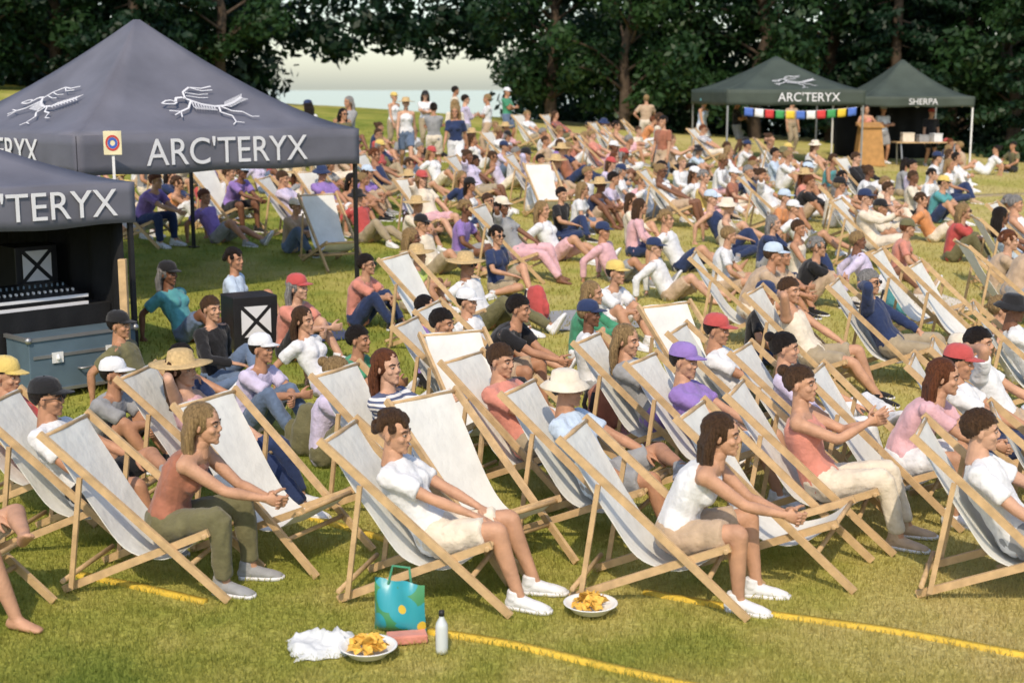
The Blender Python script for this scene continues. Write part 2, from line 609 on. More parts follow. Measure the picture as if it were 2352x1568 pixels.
# right of the bright gap
for i, (px, d, k, s, sc) in enumerate([(1265, 57, 'leafy', 1, 1.0), (1430, 55, 'leafy', 3, .95), (1580, 58, 'fir', 4, 1.1), (1730, 56, 'leafy', 2, 1.1),
                                       (1900, 58, 'leafy', 1, 1.15), (2040, 55, 'fir', 5, 1.1), (2170, 57, 'leafy', 3, 1.15),
                                       (2310, 54, 'leafy', 2, 1.1), (2430, 50, 'fir', 4, 1.1), (2560, 56, 'leafy', 1, 1.1)]):
    kk = 'leafy' if k == 'leafy' else 'conifer'
    plant_tree(px, d, k, s, sc, f'dark green {kk} tree, {ORD[i]} to the right of the bright gap in the wood')

def far_wood():
    cs, rs = [], []
    r = random.Random(9)
    for i in range(980):
        d = r.uniform(63, 76)
        px = r.uniform(-500, 2900)
        if 610 < px < 1180: continue
        x = (px - 1176) / F * d
        z = r.uniform(-1, 12.5) if i % 3 else r.uniform(-.5, 4.5)
        cs.append((x, d, gz(x, d) + z)); rs.append(r.uniform(1.1, 2.3))
    # high boughs that close the top of the gap
    for i in range(420):
        d = r.uniform(64, 74); px = r.uniform(540, 1180); x = (px - 1176) / F * d
        lim = 1.35 + .35 * math.sin(px * .023) + .25 * math.sin(px * .061)
        cs.append((x, d, CAM_H + lim + .7 + 6.5 * r.random() ** 1.6)); rs.append(r.uniform(.55, 1.1))
    q, f = leaves(cs, rs, 105000, .25)
    o = link(bpy.data.objects.new('far_wood', npmesh('far_wood', q, f, 4, [M_LEAFD])))
    tag(o, 'dense dark wood behind the front trees', 'wood', kind='stuff')
far_wood()

# ------------------------------------------------------------------ tents
def text_mesh(s, width, ext=0.003, space=1.0):
    cu = bpy.data.curves.new('t', 'FONT')
    cu.body = s
    cu.align_x = 'CENTER'; cu.align_y = 'CENTER'
    cu.extrude = ext
    cu.space_character = space
    ob = bpy.data.objects.new('t', cu)
    COL.objects.link(ob)
    dg = bpy.context.evaluated_depsgraph_get()
    me = bpy.data.meshes.new_from_object(ob.evaluated_get(dg))
    bpy.data.objects.remove(ob); bpy.data.curves.remove(cu)
    xs = [v.co.x for v in me.vertices]
    k = width / (max(xs) - min(xs))
    for v in me.vertices:
        v.co.x *= k; v.co.y *= k
    me.materials.clear(); me.materials.append(M_PRINT)
    return me

def bird_logo_mesh(w):
    """fossil-bird emblem: skull, spine, ribs, spread wing bones, legs, tail; lies in XY"""
    S = [([(-.50, .06), (-.43, .11), (-.36, .12), (-.31, .08), (-.36, .05), (-.43, .05), (-.50, .06)], .016),
         ([(-.33, .08), (-.28, .16), (-.20, .17), (-.12, .10), (-.02, .03), (.10, .00), (.22, .01), (.36, .07), (.52, .17)], .026),
         ([(-.18, .14), (-.14, .27), (-.02, .36)], .020), ([(-.02, .36), (.12, .34), (.26, .38)], .015), ([(-.02, .36), (.10, .29), (.24, .31)], .012),
         ([(-.12, .26), (.02, .22), (.14, .23)], .010), ([(-.14, .20), (.00, .16), (.10, .16)], .010),
         ([(-.14, .10), (-.24, -.03), (-.36, -.09)], .020), ([(-.36, -.09), (-.48, -.07)], .014), ([(-.36, -.09), (-.46, -.15)], .012), ([(-.36, -.09), (-.40, -.19)], .012),
         ([(.14, .0), (.10, -.11), (.20, -.18)], .020), ([(.20, -.18), (.18, -.29)], .014), ([(.18, -.29), (.27, -.31)], .010), ([(.18, -.29), (.12, -.34)], .010),
         ([(.16, .0), (.25, -.09), (.37, -.11)], .018), ([(.37, -.11), (.43, -.20)], .012), ([(.43, -.20), (.52, -.20)], .010)]
    for i in range(9):
        x = -.13 + i * .028
        S.append(([(x, .10 - i * .011), (x - .03, .0 - i * .006), (x - .015, -.05 - i * .004)], .009))
    for i in range(9):
        u = i / 8
        x, y = .22 + .28 * u, .012 + .14 * u
        S.append(([(x, y), (x + .05, y + .075)], .009)); S.append(([(x, y), (x + .075, y - .025)], .009))
    b = MB()
    for st, t in S:
        for (a, c) in zip(st[:-1], st[1:]):
            b.bar((a[0] * w, a[1] * w, 0), (c[0] * w, c[1] * w, 0), .004, t * w, side=(0, 0, 1))
    return b.mesh('emblem', [M_PRINT])

def tent(x, y, rz, s, eave, rise, vh, cloth, legmat, label, group, words=(), emblem=(), wordw=1.0, power=1.35, tx=0.0, space=1.0, dark_walls=(), wz=None):
    z0 = gz(x, y)
    root = empty('canopy_tent', (x, y, z0), rz)
    tag(root, label, 'tent', group)
    h = s / 2
    # roof: four cloth panels
    for k in range(4):
        M = Matrix.Rotation(k * math.pi / 2, 4, 'Z')
        def fn(u, v, M=M):
            t = v * .985
            half = h * (1 - t)
            px_ = (u * 2 - 1) * half
            sag = -.05 * (1 - (u * 2 - 1) ** 2) * (1 - t) * t * 4
            return M @ V((px_, -h * (1 - t), eave + rise * t ** power + sag))
        b = MB().grid(fn, 8, 10)
        solid(b.build('roof_panel', cloth, root, True), .006)
        def vf(u, v, M=M):
            px_ = (u * 2 - 1) * h
            wav = .012 * math.sin(u * 19 + k) * v
            return M @ V((px_, -h - .004 + wav, eave - vh * v + .012 * math.sin(u * math.pi * 5) * v))
        va = MB().grid(vf, 40, 4).build('valance', cloth, root, True)
        solid(va, .005)
        for (kk, wd) in words:
            if kk == k:
                me = text_mesh(wd, wordw, space=space)
                o = link(bpy.data.objects.new('lettering', me), va)
                o.matrix_local = M @ Matrix.Translation((tx, -h - .030, eave - vh * .5 if wz is None else wz)) @ Matrix.Rotation(R(90), 4, 'X')
        if k in emblem:
            o = link(bpy.data.objects.new('emblem', bird_logo_mesh(s * .30)), root)
            t = .30
            zc = eave + rise * t ** power
            sl = math.atan2(rise * power * t ** (power - 1), h)
            o.matrix_local = M @ Matrix.Translation((.02 * s, -h * (1 - t) - .035, zc + .02)) @ Matrix.Rotation(sl, 4, 'X')
    # legs follow the ground
    for sx in (-1, 1):
        for sy in (-1, 1):
            c = Matrix.Rotation(rz, 4, 'Z') @ V((sx * (h - .04), sy * (h - .04), 0))
            zg = gz(x + c.x, y + c.y) - z0
            b = MB().box((sx * (h - .04), sy * (h - .04), (eave - .02 + zg) / 2), (.045, .045, eave - .02 - zg))
            leg = b.build('leg', legmat, root)
            MB().box((sx * (h - .04), sy * (h - .04), zg + .012), (.13, .13, .02)).build('foot_plate', legmat, leg)
    # folding truss under the eave
    for k in range(4):
        M = Matrix.Rotation(k * math.pi / 2, 4, 'Z')
        b = MB()
        n = 4
        for i in range(n):
            x0, x1 = -h + .06 + (s - .12) * i / n, -h + .06 + (s - .12) * (i + 1) / n
            b.bar(M @ V((x0, -h + .05, eave - .04)), M @ V((x1, -h + .05, eave - .30)), .018, .03)
            b.bar(M @ V((x0, -h + .075, eave - .30)), M @ V((x1, -h + .075, eave - .04)), .018, .03)
        b.build('truss', legmat, root)
    for k in dark_walls:  # black sheets added to make the space under the roof dark
        M = Matrix.Rotation(k * math.pi / 2, 4, 'Z')
        def wf(u, v, M=M):
            return M @ V(((u * 2 - 1) * (h - .08), -h + .10 + .03 * math.sin(u * 40), .05 + (eave - .1) * v))
        solid(MB().grid(wf, 40, 2).build('darkening_wall', M_BLACK, root, True), .006)
    return root

TA = tent(-5.83, 14.0, R(45), 3.0, 1.98, .62, .40, M_TENT, M_BLACKPL,
          'charcoal canopy tent with white lettering at the left edge, dark sound booth under it', 'charcoal tents',
          words=((0, "ARC'TERYX"),), wordw=1.95, dark_walls=(1, 2), emblem=(), tx=.32)
TB = tent(-4.95, 19.2, R(45), 4.1, 2.05, 1.45, .47, M_TENT, M_BLACKPL,
          'large charcoal canopy tent with pointed roof and white bird emblems behind the sound booth', 'charcoal tents',
          words=((0, "ARC'TERYX"), (3, "ARC'TERYX")), wordw=2.35, emblem=(0, 3))
fx, fy = spot(1775, 372)
TC = tent(fx, fy, R(7), 3.9, 2.05, .95, .42, M_TENTG, M_ALU,
          'far dark green canopy tent with white lettering and bunting at the wood edge', 'far tents at the wood edge',
          words=((0, "ARC'TERYX"),), wordw=1.75, emblem=(0,), tx=.35)
gx, gy = spot(2062, 374)
TD = tent(gx, gy, R(2), 3.35, 2.0, 1.12, .30, M_TENTG, M_WHITEMETAL,
          'far olive canopy tent with small lettering and white legs, rightmost of the tents', 'far tents at the wood edge',
          words=((0, "SHERPA"),), wordw=.85, tx=.15, power=1.5, dark_walls=(2,))

# prayer flags under the front of the far tent
def bunting():
    z0 = gz(fx, fy)
    root = empty('bunting', (fx, fy, z0), R(7))
    tag(root, 'string of small coloured flags hung below the far lettered tent', 'bunting')
    cols = [('blue', (.08, .16, .5)), ('white', (.75, .75, .75)), ('red', (.55, .05, .05)), ('green', (.06, .3, .1)), ('yellow', (.7, .5, .05))]
    n = 11
    pts = []
    for i in range(n + 1):
        u = i / n
        pts.append(V((-1.5 + 3.2 * u, -2.04, 1.58 - .10 * math.sin(u * math.pi))))
    MB().tube(pts, [.006] * len(pts), 5).build('cord', M_PRINT, root)
    for i in range(n):
        a, b = pts[i], pts[i + 1]
        nm, c = cols[i % 5]
        p0, p1 = a.lerp(b, .08), a.lerp(b, .92)
        def ff(u, v, p0=p0, p1=p1, i=i):
            q = p0.lerp(p1, u)
            return q + V((0, .02 * math.sin(u * 5 + i) * v - .01, -.22 * v))
        solid(MB().grid(ff, 4, 3).build('flag', mat('flag_' + nm, c, .8), root, True), .004)
bunting()

# ------------------------------------------------------------------ people: body library
def remesh(mb, vox, smooth=4, deci=None):
    me = mb.mesh('tmp')
    ob = bpy.data.objects.new('tmp', me)
    COL.objects.link(ob)
    m = ob.modifiers.new('r', 'REMESH'); m.mode = 'VOXEL'; m.voxel_size = vox
    if smooth:
        s = ob.modifiers.new('s', 'SMOOTH'); s.iterations = smooth; s.factor = .5
    if deci:
        d = ob.modifiers.new('d', 'DECIMATE'); d.ratio = deci
    dg = bpy.context.evaluated_depsgraph_get()
    ev = ob.evaluated_get(dg)
    out = ev.to_mesh()
    vs = [tuple(v.co) for v in out.vertices]
    fs = [tuple(p.vertices) for p in out.polygons]
    ev.to_mesh_clear()
    bpy.data.objects.remove(ob); bpy.data.meshes.remove(me)
    r = MB(); r.v = vs; r.f = fs; r.m = [0] * len(fs)
    return r

def wrinkle(mb, amp=.010, sc=9.0, seed=0):
    """push cloth in and out into folds"""
    me = mb.mesh('w')
    out = []
    for v in me.vertices:
        p = v.co
        n = noise.noise(V((p.x * sc + seed, p.y * sc, p.z * sc * .6))) + .6 * noise.noise(V((p.x * sc * 2.3, p.y * sc * 2.3 + seed, p.z * sc * 1.1)))
        out.append(tuple(p + v.normal * (amp * n)))
    bpy.data.meshes.remove(me)
    mb.v = out
    return mb

def make_head(fem):
    b = MB()
    b.ell((-.005, 0, .148), (.100, .078, .092), 20, 14)
    b.ell((.032, 0, .085), (.068, .060, .085), 18, 12)
    b.ell((.050, 0, .030), (.046, .042, .030), 14, 10)
    b.ell((.078, 0, .012), (.020, .022, .017))
    b.tube([(.088, 0, .135), (.108, 0, .095)], [.008, .013], 8)
    for s in (-1, 1):
        b.ell((.103, s * .012, .086), (.010, .009, .008))
        b.ell((.066, s * .042, .088), (.026, .020, .022))
        b.tube([(.090, s * .012, .143), (.074, s * .052, .140)], [.009, .008], 6)
        b.ell((-.004, s * .077, .108), (.020, .010, .032), M=Matrix.Rotation(s * .25, 3, 'Z'))
    b.ell((.092, 0, .056), (.011, .026, .007))
    b.ell((.089, 0, .044), (.011, .023, .008))
    b.tube([(-.02, 0, -.09), (-.012, 0, .0), (0, 0, .09)], [.058 if not fem else .050, .053 if not fem else .046, .05], 14)
    h = remesh(b, .0055, 2, .55)
    for s in (-1, 1):
        h.ell((.0832, s * .031, .118), (.0115, .0130, .0062), 10, 8, 1)
        h.ell((.0915, s * .0315, .118), (.0050, .0062, .0058), 8, 6, 2)
        h.tube([(.0945, s * .018, .1245), (.0915, s * .034, .1275), (.080, s * .047, .1235)], [.0035, .004, .003], 5, mi=0)
        h.tube([(.0985, s * .016, .140), (.092, s * .038, .146), (.078, s * .055, .139)], [.004, .0045, .003], 5, mi=2)
    h.ell((.0985, 0, .0545), (.0070, .0175, .0040), 10, 6, 3)
    h.ell((.0955, 0, .0465), (.0070, .0150, .0048), 10, 6, 3)
    return h

def make_hand(curl):
    """right hand, wrist at origin, fingers along +X, palm towards -Z, thumb on +Y"""
    b = MB()
    b.tube([(-.03, 0, 0), (.0, 0, 0), (.04, .0, 0), (.085, 0, -.002)], [(.024, .019), (.027, .018), (.040, .017), (.041, .014)], 12, side=(0, 1, 0))
    for i, (y, L) in enumerate([(.030, .074), (.010, .082), (-.010, .077), (-.029, .061)]):
        p = V((.086, y, -.002)); a = curl * .35
        pts = [p - V((.02, 0, 0)), p]
        for k, f in enumerate((.45, .30, .25)):
            p = p + V((math.cos(a), y * .6 * (1 - curl * .5), -math.sin(a))) * (L * f)
            pts.append(p.copy()); a += curl * .62
        b.tube(pts, [.0095, .0095, .009, .0082, .0065], 8)
    p = V((.018, .030, -.006)); pts = [p, p + V((.030, .022, -.010)), p + V((.058, .034, -.018 - .012 * curl)), p + V((.083, .036, -.022 - .02 * curl))]
    b.tube(pts, [.016, .0125, .010, .0075], 8)
    return remesh(b, .0042, 1, .30)

HEAD = {0: make_head(0), 1: make_head(1)}
HAND = {0.35: make_hand(.35), 1.25: make_hand(1.25)}

def xform(mb, M, flip=False):
    r = MB()
    r.v = [tuple(M @ V(v)) for v in mb.v]
    r.f = [tuple(reversed(f)) for f in mb.f] if flip else list(mb.f)
    r.m = list(mb.m)
    return r

def ik(a, t, l1, l2, pole):
    d = t - a
    L = min(d.length, (l1 + l2) * .998)
    dn = d.normalized()
    a1 = (l1 * l1 - l2 * l2 + L * L) / (2 * L)
    h = math.sqrt(max(0, l1 * l1 - a1 * a1))
    p = pole - dn * pole.dot(dn)
    p.normalize()
    return a + dn * a1 + p * h, a + dn * L

def frame(fwd, up):
    x = fwd.normalized()
    z = (up - x * up.dot(x)).normalized()
    y = z.cross(x)
    return Matrix((x, y, z)).transposed()

class Skel:
    pass

def skel(fem, P, lean, bend, hands, elbows, feet, knees, head=(0, 0), footdir=None, palm=None, curl=.35, twist=0.0, hipyaw=0.0):
    s = Skel(); s.fem = fem
    P = V(P)
    a0, a1 = R(lean - bend / 2), R(lean + bend / 2)
    am = (a0 + a1) / 2
    dv = lambda a: V((math.sin(a), 0, math.cos(a)))
    s.p = [P, P + dv(a0) * .15, P + dv(a0) * .15 + dv(am) * .17]
    s.p.append(s.p[2] + dv(a1) * .17)
    s.d = [dv(a0), dv(am), dv(a1)]
    tw = Matrix.Rotation(R(twist), 3, dv(a1))
    side = tw @ V((0, 1, 0))
    s.side = side
    sh = .178 if not fem else .158
    base = s.p[3] - dv(a1) * .045
    s.sho = [base + side * sh, base - side * sh]
    s.hip = [P + V((0, .088, -.03)), P + V((0, -.088, -.03))]
    s.elb, s.wri, s.kne, s.ank = [], [], [], []
    for i in (0, 1):
        e, w = ik(s.sho[i], V(hands[i]), .285, .25, V(elbows[i]))
        s.elb.append(e); s.wri.append(w)
        k, f = ik(s.hip[i], V(feet[i]), .43, .41, V(knees[i]))
        s.kne.append(k); s.ank.append(f)
    nd = (dv(a1) * .5 + V((0, 0, 1)) * .7 + V((.12, 0, 0))).normalized()
    s.neck = s.p[3] + nd * .075
    yaw, pit = R(head[0]), R(head[1])
    s.headM = Matrix.Translation(s.neck) @ (Matrix.Rotation(yaw, 4, 'Z') @ Matrix.Rotation(-pit, 4, 'Y'))
    s.fd = [V(d) for d in (footdir or ((1, .15, 0), (1, -.15, 0)))]
    s.palm = [V(d) for d in (palm or ((0, 0, -1), (0, 0, -1)))]
    s.curl = curl
    return s

def torso_rings(s, g):
    f = s.fem
    p, d = s.p, s.d
    pts = [p[0] - d[0] * .085, p[0] - d[0] * .02, p[0] + d[0] * .06, p[1], p[1].lerp(p[2], .55), p[2], p[2].lerp(p[3], .45), p[3] - d[2] * .035, p[3] + d[2] * .01]
    w = [(.125, .095), (.168, .120), (.160, .112), (.140, .100), (.150, .106), (.165, .114), (.168, .108), (.135, .085), (.07, .06)]
    if f: w = [(.130, .098), (.175, .120), (.158, .108), (.124, .092), (.132, .098), (.148, .108), (.150, .100), (.120, .078), (.062, .054)]
    return pts, [(a + g, b + g) for a, b in w]

def body_mesh(s):
    b = MB()
    pts, w = torso_rings(s, 0)
    b.tube(pts, w, 18, rnd=.5)
    if s.fem:
        for sg in (1, -1):
            n = s.side.cross(s.d[2])
            b.ell(s.p[2] + s.d[2] * .02 + s.side * sg * .065 + n * .085, (.055, .055, .055), 10, 8)
    b.tube([s.p[3] - s.d[2] * .06, s.neck + V((0, 0, .02))], [.06, .05], 12)
    for i in (0, 1):
        sg = 1 if i == 0 else -1
        k = .9 if s.fem else 1.0
        b.ell(s.sho[i], (.062 * k, .062 * k, .062 * k), 10, 8)
        b.tube([s.p[3] - s.d[2] * .02 + s.side * sg * .03, s.sho[i] + V((0, 0, .01))], [.055, .05], 10)
        m = s.sho[i].lerp(s.elb[i], .45)
        b.tube([s.sho[i], m, s.elb[i]], [.053 * k, .050 * k, .039 * k], 10)
        m = s.elb[i].lerp(s.wri[i], .3)
        b.tube([s.elb[i], m, s.wri[i]], [.039 * k, .042 * k, .026 * k], 10)
        m = s.hip[i].lerp(s.kne[i], .35)
        b.tube([s.hip[i], m, s.kne[i]], [.090, .086, .056], 12)
        m = s.kne[i].lerp(s.ank[i], .33)
        back = (s.hip[i] - s.kne[i]).normalized() * .012
        b.tube([s.kne[i], m + back, s.ank[i]], [.055, .056, .036], 12)
        # foot
        fd = s.fd[i].normalized()
        M = frame(fd, s.kne[i] - s.ank[i] if abs(fd.z) > .3 else V((0, 0, 1)))
        A = s.ank[i]
        f3 = lambda x, z: A + M @ V((x, 0, z))
        b.tube([f3(-.045, -.04), f3(.02, -.035), f3(.09, -.05), f3(.165, -.062)], [(.033, .036), (.038, .042), (.043, .026), (.038, .016)], 10, side=M @ V((0, 1, 0)))
    r = remesh(b, .0125, 5, .55)
    for i in (0, 1):
        fa = (s.wri[i] - s.elb[i]).normalized()
        M = frame(fa, -s.palm[i])
        if i == 0:
            Mh = Matrix.Translation(s.wri[i]) @ M.to_4x4() @ Matrix.Diagonal((1, -1, 1, 1))
        else:
            Mh = Matrix.Translation(s.wri[i]) @ M.to_4x4()
        h = xform(HAND[s.curl], Mh, flip=(i == 0))
        r.add(h.v, h.f, 0)
    hd = xform(HEAD[s.fem], s.headM)
    b0 = len(r.v)
    r.v += hd.v; r.f += [tuple(k + b0 for k in f) for f in hd.f]; r.m += hd.m
    return r

def top_mesh(s, kind):
    b = MB()
    pts, w = torso_rings(s, .017)
    st = 0
    if kind == 'tank':
        pts, w = pts[:-1], w[:-1]
        w[-1] = (w[-1][0] * .82, w[-1][1] * 1.0)
    b.tube(pts[st:], w[st:], 18, rnd=.15)
    if s.fem:
        for sg in (1, -1):
            n = s.side.cross(s.d[2])
            b.ell(s.p[2] + s.d[2] * .02 + s.side * sg * .062 + n * .085, (.066, .066, .066), 10, 8)
    for i in (0, 1):
        sg = 1 if i == 0 else -1
        if kind != 'tank':
            b.ell(s.sho[i], (.068, .068, .068), 10, 8)
            b.tube([s.p[3] - s.d[2] * .035 + s.side * sg * .05, s.sho[i]], [.062, .066], 10)
        if kind == 'tee':
            b.tube([s.sho[i], s.sho[i].lerp(s.elb[i], .68)], [.063, .066], 12, rnd=.1)
        elif kind == 'long':
            b.tube([s.sho[i], s.elb[i]], [.068, .055], 12)
            b.tube([s.elb[i], s.elb[i].lerp(s.wri[i], .93)], [.056, .043], 12, rnd=.1)
    return wrinkle(wrinkle(remesh(b, .0135, 4, .65), .012, 8, len(kind)), .006, 21, 3)

def bottom_mesh(s, kind):
    b = MB()
    pts, w = torso_rings(s, .022)
    b.tube(pts[:3], w[:3], 18, rnd=.3)
    for i in (0, 1):
        h, k, a = s.hip[i], s.kne[i], s.ank[i]
        if kind == 'shorts':
            b.tube([h, h.lerp(k, .4), h.lerp(k, .80)], [.108, .105, .094], 12, rnd=.08)
        else:
            b.tube([h, h.lerp(k, .4), k], [.104, .098, .073], 12)
            b.tube([k, k.lerp(a, .4), k.lerp(a, .93)], [.073, .066, .055], 12, rnd=.1)
    return wrinkle(wrinkle(remesh(b, .0135, 4, .65), .010, 9, 5), .006, 20, 1)

# every pose: pelvis, lean, bend, hands, elbows, feet, knees, head yaw/pitch ...
GR = .105   # pelvis height when sitting on the ground
POSES = {
 'recline': dict(P=(.02, 0, .385), lean=-34, bend=20, hands=((.30, .10, .50), (.32, -.08, .51)), elbows=((-.3, 1, -.4), (-.3, -1, -.4)),
                 feet=((.58, .13, .08), (.55, -.14, .08)), knees=((.4, .1, 1), (.4, -.1, 1)), head=(-6, -4)),
 'crossed': dict(P=(.02, 0, .385), lean=-32, bend=18, hands=((.28, .20, .55), (.22, -.16, .47)), elbows=((-.2, 1, -.4), (-.3, -1, -.3)),
                 feet=((.60, -.04, .55), (.56, -.12, .08)), knees=((.35, 1.2, .6), (.4, -.1, 1)), head=(10, 0),
                 footdir=((.55, -.5, .45), (1, -.1, 0))),
 'armback': dict(P=(.02, 0, .385), lean=-30, bend=12, hands=((.30, .12, .50), (-.30, -.10, .98)), elbows=((-.2, 1, -.4), (.4, -1, .5)),
                 feet=((.60, .12, .08), (.72, -.14, .08)), knees=((.4, .1, 1), (.4, -.1, 1)), head=(-15, 2), palm=((0, 0, -1), (1, 0, 0))),
 'leaning': dict(P=(.06, 0, .40), lean=26, bend=34, hands=((.68, .05, .56), (.70, -.03, .57)), elbows=((0, .6, -1), (0, -.6, -1)),
                 feet=((.52, .14, .08), (.46, -.15, .08)), knees=((.6, .25, 1), (.6, -.25, 1)), head=(0, -2), palm=((0, -1, 0), (0, 1, 0)), curl=1.25),
 'clapping': dict(P=(.02, 0, .385), lean=-20, bend=22, hands=((.32, .03, .80), (.32, -.03, .82)), elbows=((-.1, .8, -1), (-.1, -.8, -1)),
                 feet=((.58, .15, .08), (.55, -.12, .08)), knees=((.4, .1, 1), (.4, -.1, 1)), head=(-10, 4), palm=((0, -1, 0), (0, 1, 0))),
 'hugging': dict(P=(0, 0, GR), lean=10, bend=38, hands=((.46, -.06, .36), (.45, .07, .37)), elbows=((0, .9, -.4), (0, -.9, -.4)),
                 feet=((.52, .11, .08), (.49, -.11, .08)), knees=((0, .15, 1), (0, -.15, 1)), head=(0, 3), curl=1.25, palm=((-1, 0, 0), (-1, 0, 0))),
 'propped': dict(P=(0, 0, GR), lean=-30, bend=16, hands=((-.40, .26, .05), (-.42, -.26, .05)), elbows=((-1, .4, 0), (-1, -.4, 0)),
                 feet=((.78, .09, .09), (.60, -.12, .08)), knees=((0, .1, 1), (0, -.1, 1)), head=(-5, 0),
                 footdir=((.45, .2, .9), (1, -.1, 0)), palm=((0, 0, -1), (0, 0, -1))),
 'crosslegged': dict(P=(0, 0, GR), lean=6, bend=26, hands=((.30, .20, .20), (.30, -.20, .20)), elbows=((-.3, 1, -.2), (-.3, -1, -.2)),
                 feet=((.30, -.16, .085), (.36, .14, .075)), knees=((.5, 1, .35), (.5, -1, .35)), head=(8, 0),
                 footdir=((.3, -1, 0), (.3, 1, 0))),
 'sideleg': dict(P=(0, 0, GR), lean=-6, bend=20, hands=((-.10, .36, .05), (.30, -.12, .30)), elbows=((-1, .3, 0), (-.2, -1, -.3)),
                 feet=((.52, .02, .08), (.20, -.42, .08)), knees=((.3, .3, 1), (1, -.2, .15)), head=(-12, 2),
                 footdir=((1, .1, 0), (-.2, -1, 0))),
 'standing': dict(P=(0, 0, .90), lean=1, bend=-4, hands=((.10, .24, .74), (.10, -.25, .76)), elbows=((-.8, .5, 0), (-.8, -.5, 0)),
                 feet=((.03, .11, .08), (-.03, -.11, .08)), knees=((1, 0, 0), (1, 0, 0)), head=(5, -4), palm=((0, -1, 0), (0, 1, 0))),
 'folded': dict(P=(0, 0, .90), lean=-2, bend=-2, hands=((.21, -.12, 1.16), (.22, .12, 1.14)), elbows=((0, .8, -1), (0, -.8, -1)),
                 feet=((.06, .12, .08), (-.05, -.12, .08)), knees=((1, 0, 0), (1, 0, 0)), head=(-8, -2), curl=1.25, palm=((-1, 0, 0), (-1, 0, 0))),
 'handhip': dict(P=(0, 0, .90), lean=2, bend=2, hands=((.08, .20, .98), (.30, -.12, 1.26)), elbows=((-.5, 1, 0), (-.1, -.8, -1)),
                 feet=((.02, .13, .08), (.05, -.11, .08)), knees=((1, .1, 0), (1, 0, 0)), head=(10, 0), curl=1.25, palm=((-.3, -1, 0), (-1, 0, 0))),
 'walking': dict(P=(0, 0, .885), lean=5, bend=0, hands=((-.16, .24, .80), (.24, -.22, .84)), elbows=((-1, .2, -.2), (-1, -.2, -.2)),
                 feet=((.32, .09, .09), (-.30, -.09, .12)), knees=((1, 0, .1), (1, 0, .1)), head=(0, 0),
                 footdir=((1, .05, .12), (1, -.05, -.4)), palm=((0, -1, 0), (0, 1, 0))),
}
PHRASE = {'recline': 'lounging in deck chair', 'crossed': 'cross-legged in deck chair', 'armback': 'lounging, hand behind head',
          'leaning': 'hunched in deck chair', 'clapping': 'clapping in deck chair', 'hugging': 'hugging knees on grass',
          'propped': 'leaning back on grass', 'crosslegged': 'cross-legged on grass', 'sideleg': 'sitting sideways on grass',
          'standing': 'standing', 'folded': 'standing with folded arms', 'handhip': 'standing, hand on hip', 'walking': 'walking'}
CHAIR_POSES = ('recline', 'crossed', 'armback', 'leaning', 'clapping')

LIB = {}
def lib(pose, fem, what):
    key = (pose, fem, what)
    if key in LIB: return LIB[key]
    if what == 'skel':
        r = skel(fem, **POSES[pose])
    else:
        s = lib(pose, fem, 'skel')
        if what == 'body': r = body_mesh(s).mesh('body', [SKIN[0], M_EYE, M_DARK, M_LIP], True)
        elif what in ('tee', 'long', 'tank'): r = top_mesh(s, what).mesh(what, [M_BLACK], True)
        else: r = bottom_mesh(s, what).mesh(what, [M_BLACK], True)
    LIB[key] = r
    return r

SKINC = [(.48, .27, .17), (.42, .22, .13), (.52, .31, .21), (.33, .17, .10), (.18, .085, .05)]
SKIN = [mat('skin_%d' % i, c, .52, .16, 11, .2, 70, spec=.3) for i, c in enumerate(SKINC)]
M_EYE = mat('eye_white', (.36, .30, .27), .35)
M_DARK = mat('dark_brown', (.03, .02, .015), .4)
M_LIP = mat('lip', (.36, .17, .12), .55)

# ---- hair and hats, all in the head's own frame
def hair_short(seed, amp=.010, thick=1.0):
    b = MB()
    b.ell((-.012, 0, .150), (.112 * thick, .090 * thick, .102 * thick), 40, 28)
    r = MB()
    keep = []
    for f in b.f:
        c = sum((V(b.v[i]) for i in f), V()) / len(f)
        line = .168 - .5 * max(0, .06 - c.x) * (1 if c.x > -.02 else 1.6)
        if c.z > max(.045, min(.172, line)) : keep.append(f)
    vs = []
    for v in b.v:
        p = V(v); n = (p - V((-.012, 0, .15))).normalized()
        vs.append(tuple(p + n * amp * (noise.noise(p * 55 + V((seed, 0, 0))) + .5 * noise.noise(p * 120))))
    r.v, r.f, r.m = vs, keep, [0] * len(keep)
    return r

def hair_long(seed):
    b = MB()
    b.ell((-.020, 0, .152), (.108, .094, .104), 24, 16)
    for s in (-1, -.6, -.2, .2, .6, 1):
        x = -.085 + .06 * abs(s)
        b.tube([(x, s * .075, .17), (x - .03, s * .095, .06), (x - .03, s * .095, -.05), (x - .025, s * .085, -.17)], [.034, .036, .034, .016], 8)
    r = remesh(b, .008, 2, .6)
    keep = []
    for f in r.f:
        c = sum((V(r.v[i]) for i in f), V()) / len(f)
        if c.x > .045 and c.z < .172: continue
        keep.append(f)
    r.f = keep; r.m = [0] * len(keep)
    r.v = [tuple(V(v) + V((noise.noise(V(v) * 45), noise.noise(V(v) * 45 + V((9, 0, 0))), 0)) * .007) for v in r.v]
    return r

def hair_bun(seed):
    r = hair_short(seed, .006)
    b = MB(); b.ell((-.115, 0, .205), (.045, .045, .042), 12, 8)
    b.tube([(-.09, 0, .19), (-.11, 0, .2)], [.03, .03], 8)
    r.add(b.v, b.f)
    return r

def hair_curly(seed):
    b = MB()
    rr = random.Random(seed)
    for i in range(70):
        th, ph = rr.uniform(0, 1.9), rr.uniform(0, 6.28)
        d = V((math.sin(th) * math.cos(ph), math.sin(th) * math.sin(ph), math.cos(th)))
        p = V((-.018, 0, .15)) + V((d.x * .098, d.y * .085, d.z * .092))
        if p.x > .05 and p.z < .178: continue
        b.ell(p, (.03, .03, .03), 8, 6)
    return remesh(b, .009, 1, .6)

